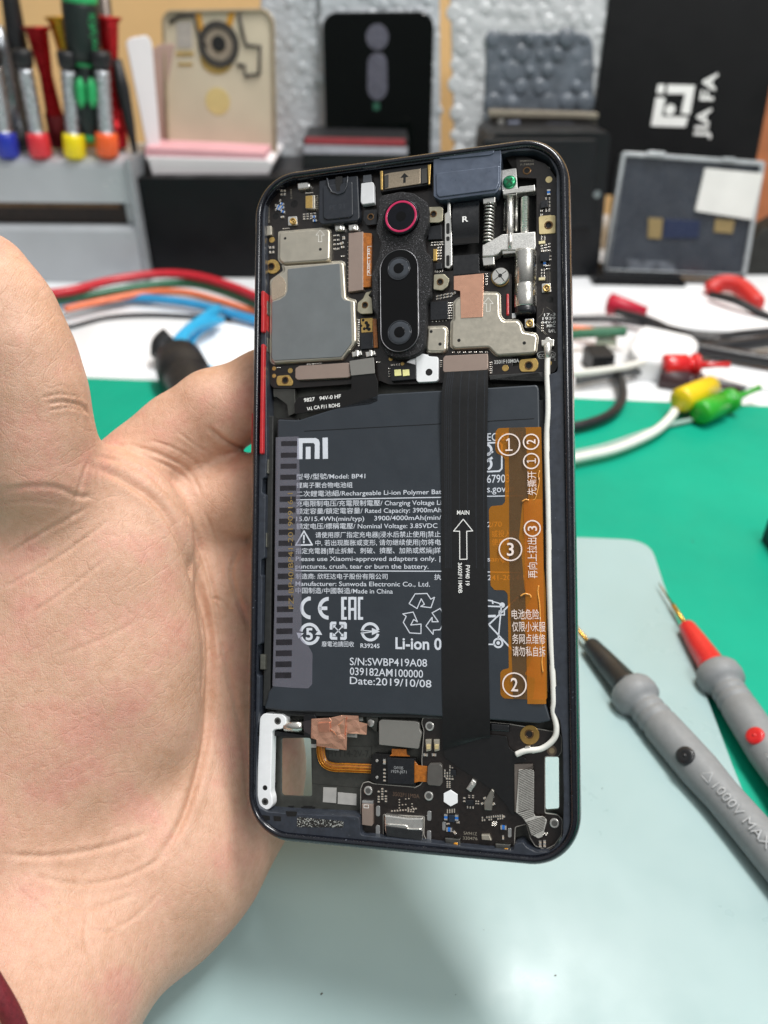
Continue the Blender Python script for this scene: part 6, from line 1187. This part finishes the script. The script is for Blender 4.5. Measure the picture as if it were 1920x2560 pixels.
# ================================================================== cables and clips on the desk
def cable(nm, pts, r, m, label, cat='cable', z=None, group=None):
    P_ = [at_z(D(p[0], p[1]), p[2] if len(p) > 2 else (z if z is not None else r)) for p in pts]
    return tag(MB().add(tube(spline(P_, 10), r, 10), True).build(nm, m, None, P_[0]), label, cat, group)
def cmat(n, c): return M('cable_'+n, c, .42, noise=(.1, .08), coat=.15)
cable('red_cable', [(60, 640), (150, 628), (240, 606), (340, 592), (420, 596), (500, 618), (580, 652), (680, 690)], 3.3, cmat('red', '#c31b2c'), 'thick red cable arching across the desk behind the phone', z=20)
cable('green_cable', [(60, 660), (180, 640), (300, 620), (400, 612), (470, 626), (560, 662), (690, 720), (1100, 740), (1245, 722), (1350, 716)], 3.3, cmat('green', '#2c6a4c'), 'dark green cable just under the red one', z=13)
cable('orange_cable', [(140, 668), (230, 648), (320, 632), (400, 632), (480, 652), (560, 676), (700, 700), (1200, 708), (1330, 728)], 2.6, cmat('orange', '#ec7a4e'), 'thin orange pink cable between the green and the blue cables', z=9)
cable('blue_cable', [(60, 668), (150, 648), (220, 642), (310, 644), (400, 654), (480, 672), (560, 694), (700, 730)], 3.3, cmat('blue', '#2b95cb'), 'blue cable running along the back of the white desk', z=6)
cable('black_cable', [(60, 720), (150, 706), (230, 686), (320, 680), (420, 684), (500, 690)], 1.6, cmat('black', '#1b1c20'), 'thin black cable under the blue cable on the left', z=2)
pg = thing('coiled_plug', 'bundle of light blue cable with a black plug and strap', 'cable', at_z(D(380, 790), 4))
o = np.array(at_z(D(380, 790), 4))
def sub(nm, pts, r, m, n=14): return build(MB().add(tube(spline([np.array(at_z(D(x, y), z))-o for x, y, z in pts], 8), r, n), True), nm, m, pg)
sub('cord', [(372, 800, 12), (372, 760, 14), (400, 720, 16), (450, 682, 14), (470, 668, 10)], 4.0, M('plug_blue', '#2aa6d8', .4)); sub('cord', [(400, 770, 14), (395, 735, 16), (420, 706, 16), (470, 690, 12)], 3.0, M('plug_blue', '#2aa6d8', .4)); sub('cord', [(480, 690, 8), (430, 716, 8), (412, 750, 6), (440, 790, 5), (500, 815, 4), (580, 840, 4)], 2.6, M('plug_blue', '#2aa6d8', .4)); sub('strap', [(350, 770, 8), (352, 745, 14), (370, 728, 18)], 7.5, dkm)
pa_, pb_ = np.array(at_z(D(385, 778), 14))-o, np.array(at_z(D(440, 905), 10))-o; dd = pb_-pa_; ln = np.linalg.norm(dd)
build(MB().add(lathe([(0, 12), (ln*.04, 15.5), (ln*.3, 16), (ln*.36, 13.5), (ln*.4, 14.5), (ln*.9, 12), (ln, 8)], 28, (pa_, dd)), True), 'plug', dkm, pg)
# right side
cable('black_lead', [(1215, 690), (1330, 690), (1420, 705), (1500, 722), (1560, 726), (1610, 720), (1700, 712)], 2.6, cmat('black', '#1b1c20'), 'black lead winding along the back right of the desk', z=6)
cable('black_lead', [(1330, 672), (1400, 690), (1480, 724), (1560, 735)], 2.2, cmat('black', '#1b1c20'), 'black lead running from the small red boot', z=10)
b0 = at_z(D(1310, 655), 12); rb2 = MB().add(lathe([(0, 4), (2, 8), (14, 6), (30, 3)], 20, ((0, 0, 0), (1, -.35, -.1))), True).build('cable_boot', M('boot_red', '#bd1c38', .45), None); rb2.location = b0*MM; tag(rb2, 'small dark red boot at the foot of the dark grey stand', 'connector')
cr_ = thing('crocodile_clip', 'red clip with a black lead in front of the dark bag', 'clip', at_z(D(1560, 640), 10)); o2_ = np.array(at_z(D(1560, 640), 10))
build(MB().add(tube(spline([np.array(at_z(D(x, y), z))-o2_ for x, y, z in ((1528, 630, 10), (1560, 612, 16), (1600, 620, 16), (1640, 660, 10))], 8), [4]+[6.5]*23+[4.5], 14), True), 'boot', M('clip_red', '#c72a27', .45), cr_); build(MB().add(tube(spline([np.array(at_z(D(x, y), z))-o2_ for x, y, z in ((1535, 636, 12), (1590, 650, 14), (1640, 675, 10), (1720, 712, 5))], 8), 2.8, 12), True), 'lead', dkm, cr_)
def slab(nm, px, z0, z1, m, label, cat, r=2., ch=.6):
    p = [tuple(at_z(D(x, y), z1)[:2]) for x, y in px]; c = np.mean(p, 0); return tag(MB().add(prism(rnd(ccw(p), r), z0, z1, ch)).build(nm, m, None, (c[0], c[1], z0)), label, cat)
wp = M('desk_item_white', '#f0f1f3', .4, noise=(.03, .03), coat=.2)
slab('white_pouch', [(1385, 672), (1478, 622), (1490, 612), (1700, 640), (1700, 700), (1600, 712), (1450, 702)], .2, 7, wp, 'white pouch lying in front of the flat black carton', 'pouch', 6, 2)
slab('white_adapter', [(1372, 716), (1390, 700), (1500, 724), (1512, 740), (1500, 764), (1440, 780), (1378, 772), (1358, 748)], .3, 15, wp, 'white plug adapter lying among the cables', 'adapter', 4, 3)
slab('white_card', [(1545, 770), (1720, 790), (1720, 850), (1500, 812)], .2, 2.5, wp, 'white card behind the green test hook', 'card', 2, .5)
ps = M('paper_sheet', '#f5f6f8', .55, noise=(.01, .03)); tag(MB().add(prism(poly_px([D(150, 812), D(215, 700), D(540, 700), D(1245, 740), D(1290, 830), D(700, 826)], .6), .2, .6)).build('paper_sheet', ps, None), 'white sheet of paper under the cables at the back edge of the green mat', 'paper')
cable('pliers_handle', [(1510, 752), (1600, 745), (1720, 728)], 4.5, cmat('black', '#1b1c20'), 'upper black handle of the pliers at the right edge', 'pliers', 8); cable('pliers_handle', [(1500, 752), (1600, 770), (1720, 790)], 4.5, cmat('black', '#1b1c20'), 'lower black handle of the pliers at the right edge', 'pliers', 8)
# usb plug
up_ = thing('usb_plug', 'black plug with a metal end lying behind the phone on the right', 'plug', at_z(D(1250, 770), 4)); ou_ = np.array(at_z(D(1250, 770), 4))
def usub(nm, a, b, wd, h, m, z): 
    A, B = np.array(at_z(D(*a), z)), np.array(at_z(D(*b), z)); d = B-A; g = np.array([-d[1], d[0], 0]); g /= np.linalg.norm(g); q = [tuple((p-ou_)[:2]) for p in (A-g*wd/2, B-g*wd/2, B+g*wd/2, A+g*wd/2)]; build(MB().add(prism(rnd(ccw(q), 1), z-h/2-ou_[2], z+h/2-ou_[2], .6)), nm, m, up_)
usub('shell', (1306, 756), (1310, 735), 14, 5, silver, 7); usub('housing', (1268, 776), (1316, 774), 20, 12, dkm, 7)
cable('black_usb_cable', [(1296, 784), (1330, 800), (1345, 850), (1325, 890), (1270, 915), (1200, 928)], 2.9, cmat('black', '#1b1c20'), 'thick black cable curling onto the green mat behind the phone', z=6)
cable('white_lead', [(1150, 1010), (1245, 990), (1330, 970), (1410, 935), (1450, 900), (1465, 870), (1478, 850)], 2.6, cmat('white', '#e8eae8'), 'white lead from the yellow hook running over the green mat', z=7)
cable('white_lead', [(1150, 812), (1245, 806), (1330, 796), (1400, 780), (1440, 778)], 2.1, cmat('white', '#e8eae8'), 'white lead running to the red test hook', z=12)
cable('grey_lead', [(1245, 822), (1340, 806), (1420, 802), (1460, 815), (1560, 830), (1610, 842)], 2.6, cmat('grey', '#55585b'), 'dark grey lead passing under the red test hook', z=5)
cable('grey_lead', [(1560, 880), (1500, 905), (1420, 925), (1300, 965), (1200, 985)], 1.5, cmat('silver', '#9fb8b0'), 'thin pale lead from the green test hook', z=4)
def hook(label, a, b, m, z, bodyr, stem=True):
    A, B = np.array(at_z(D(*a), z)), np.array(at_z(D(*b), z)); d = B-A; ln = np.linalg.norm(d); r = thing('test_hook', label, 'test hook', A, 'coloured test hooks'); bl = ln*(.55 if stem else .92)
    build(MB().add(lathe([(0, bodyr*.85), (ln*.03, bodyr), (bl*.62, bodyr), (bl*.64, bodyr*.72), (bl*.8, bodyr*.72), (bl*.82, bodyr*1.05), (bl*.95, bodyr*1.0), (bl, bodyr*.4)] if stem else [(0, bodyr*.85), (ln*.05, bodyr), (bl*.5, bodyr*.96), (bl, bodyr*.9)], 24, ((0, 0, 0), d)), True), 'body', m, r)
    build(MB().add(lathe([(bl*.9, bodyr*.38), (ln*.8, bodyr*.22), (ln, bodyr*.28)], 14, ((0, 0, 0), d)), True), 'stem', m if stem else silver, r); return r
hr = M('hook_red', '#d4161c', .32, coat=.4, noise=(.1, .06)); hook('red test hook lying on the white desk edge', (1432, 790), (1575, 788), hr, 12, 7.2)
hook('yellow test hook with a white lead in front of the green one', (1468, 866), (1540, 832), M('hook_yellow', '#ebc80c', .35, coat=.3, noise=(.1, .06)), 14, 7.2, False)
hook('bright green test hook at the back edge of the green mat', (1510, 893), (1640, 838), M('hook_green', '#27a527', .35, coat=.3, noise=(.1, .06)), 10, 6.8)
hook('dark test hook with a dull red shaft under the red one', (1425, 815), (1600, 842), M('hook_dark', '#3a2226', .45, noise=(.1, .2)), 5, 6.5)
A = at_z((1935, 1385), 12); o = MB().add(box(7, 60, -20, 24, -10, 4, 3)).build('black_block', dkm, None); o.location = A*MM; tag(o, 'black block at the right edge of the green mat', 'block')  # plain rounded black block, mostly beyond the right edge
bpy.data.objects.remove(_FO)
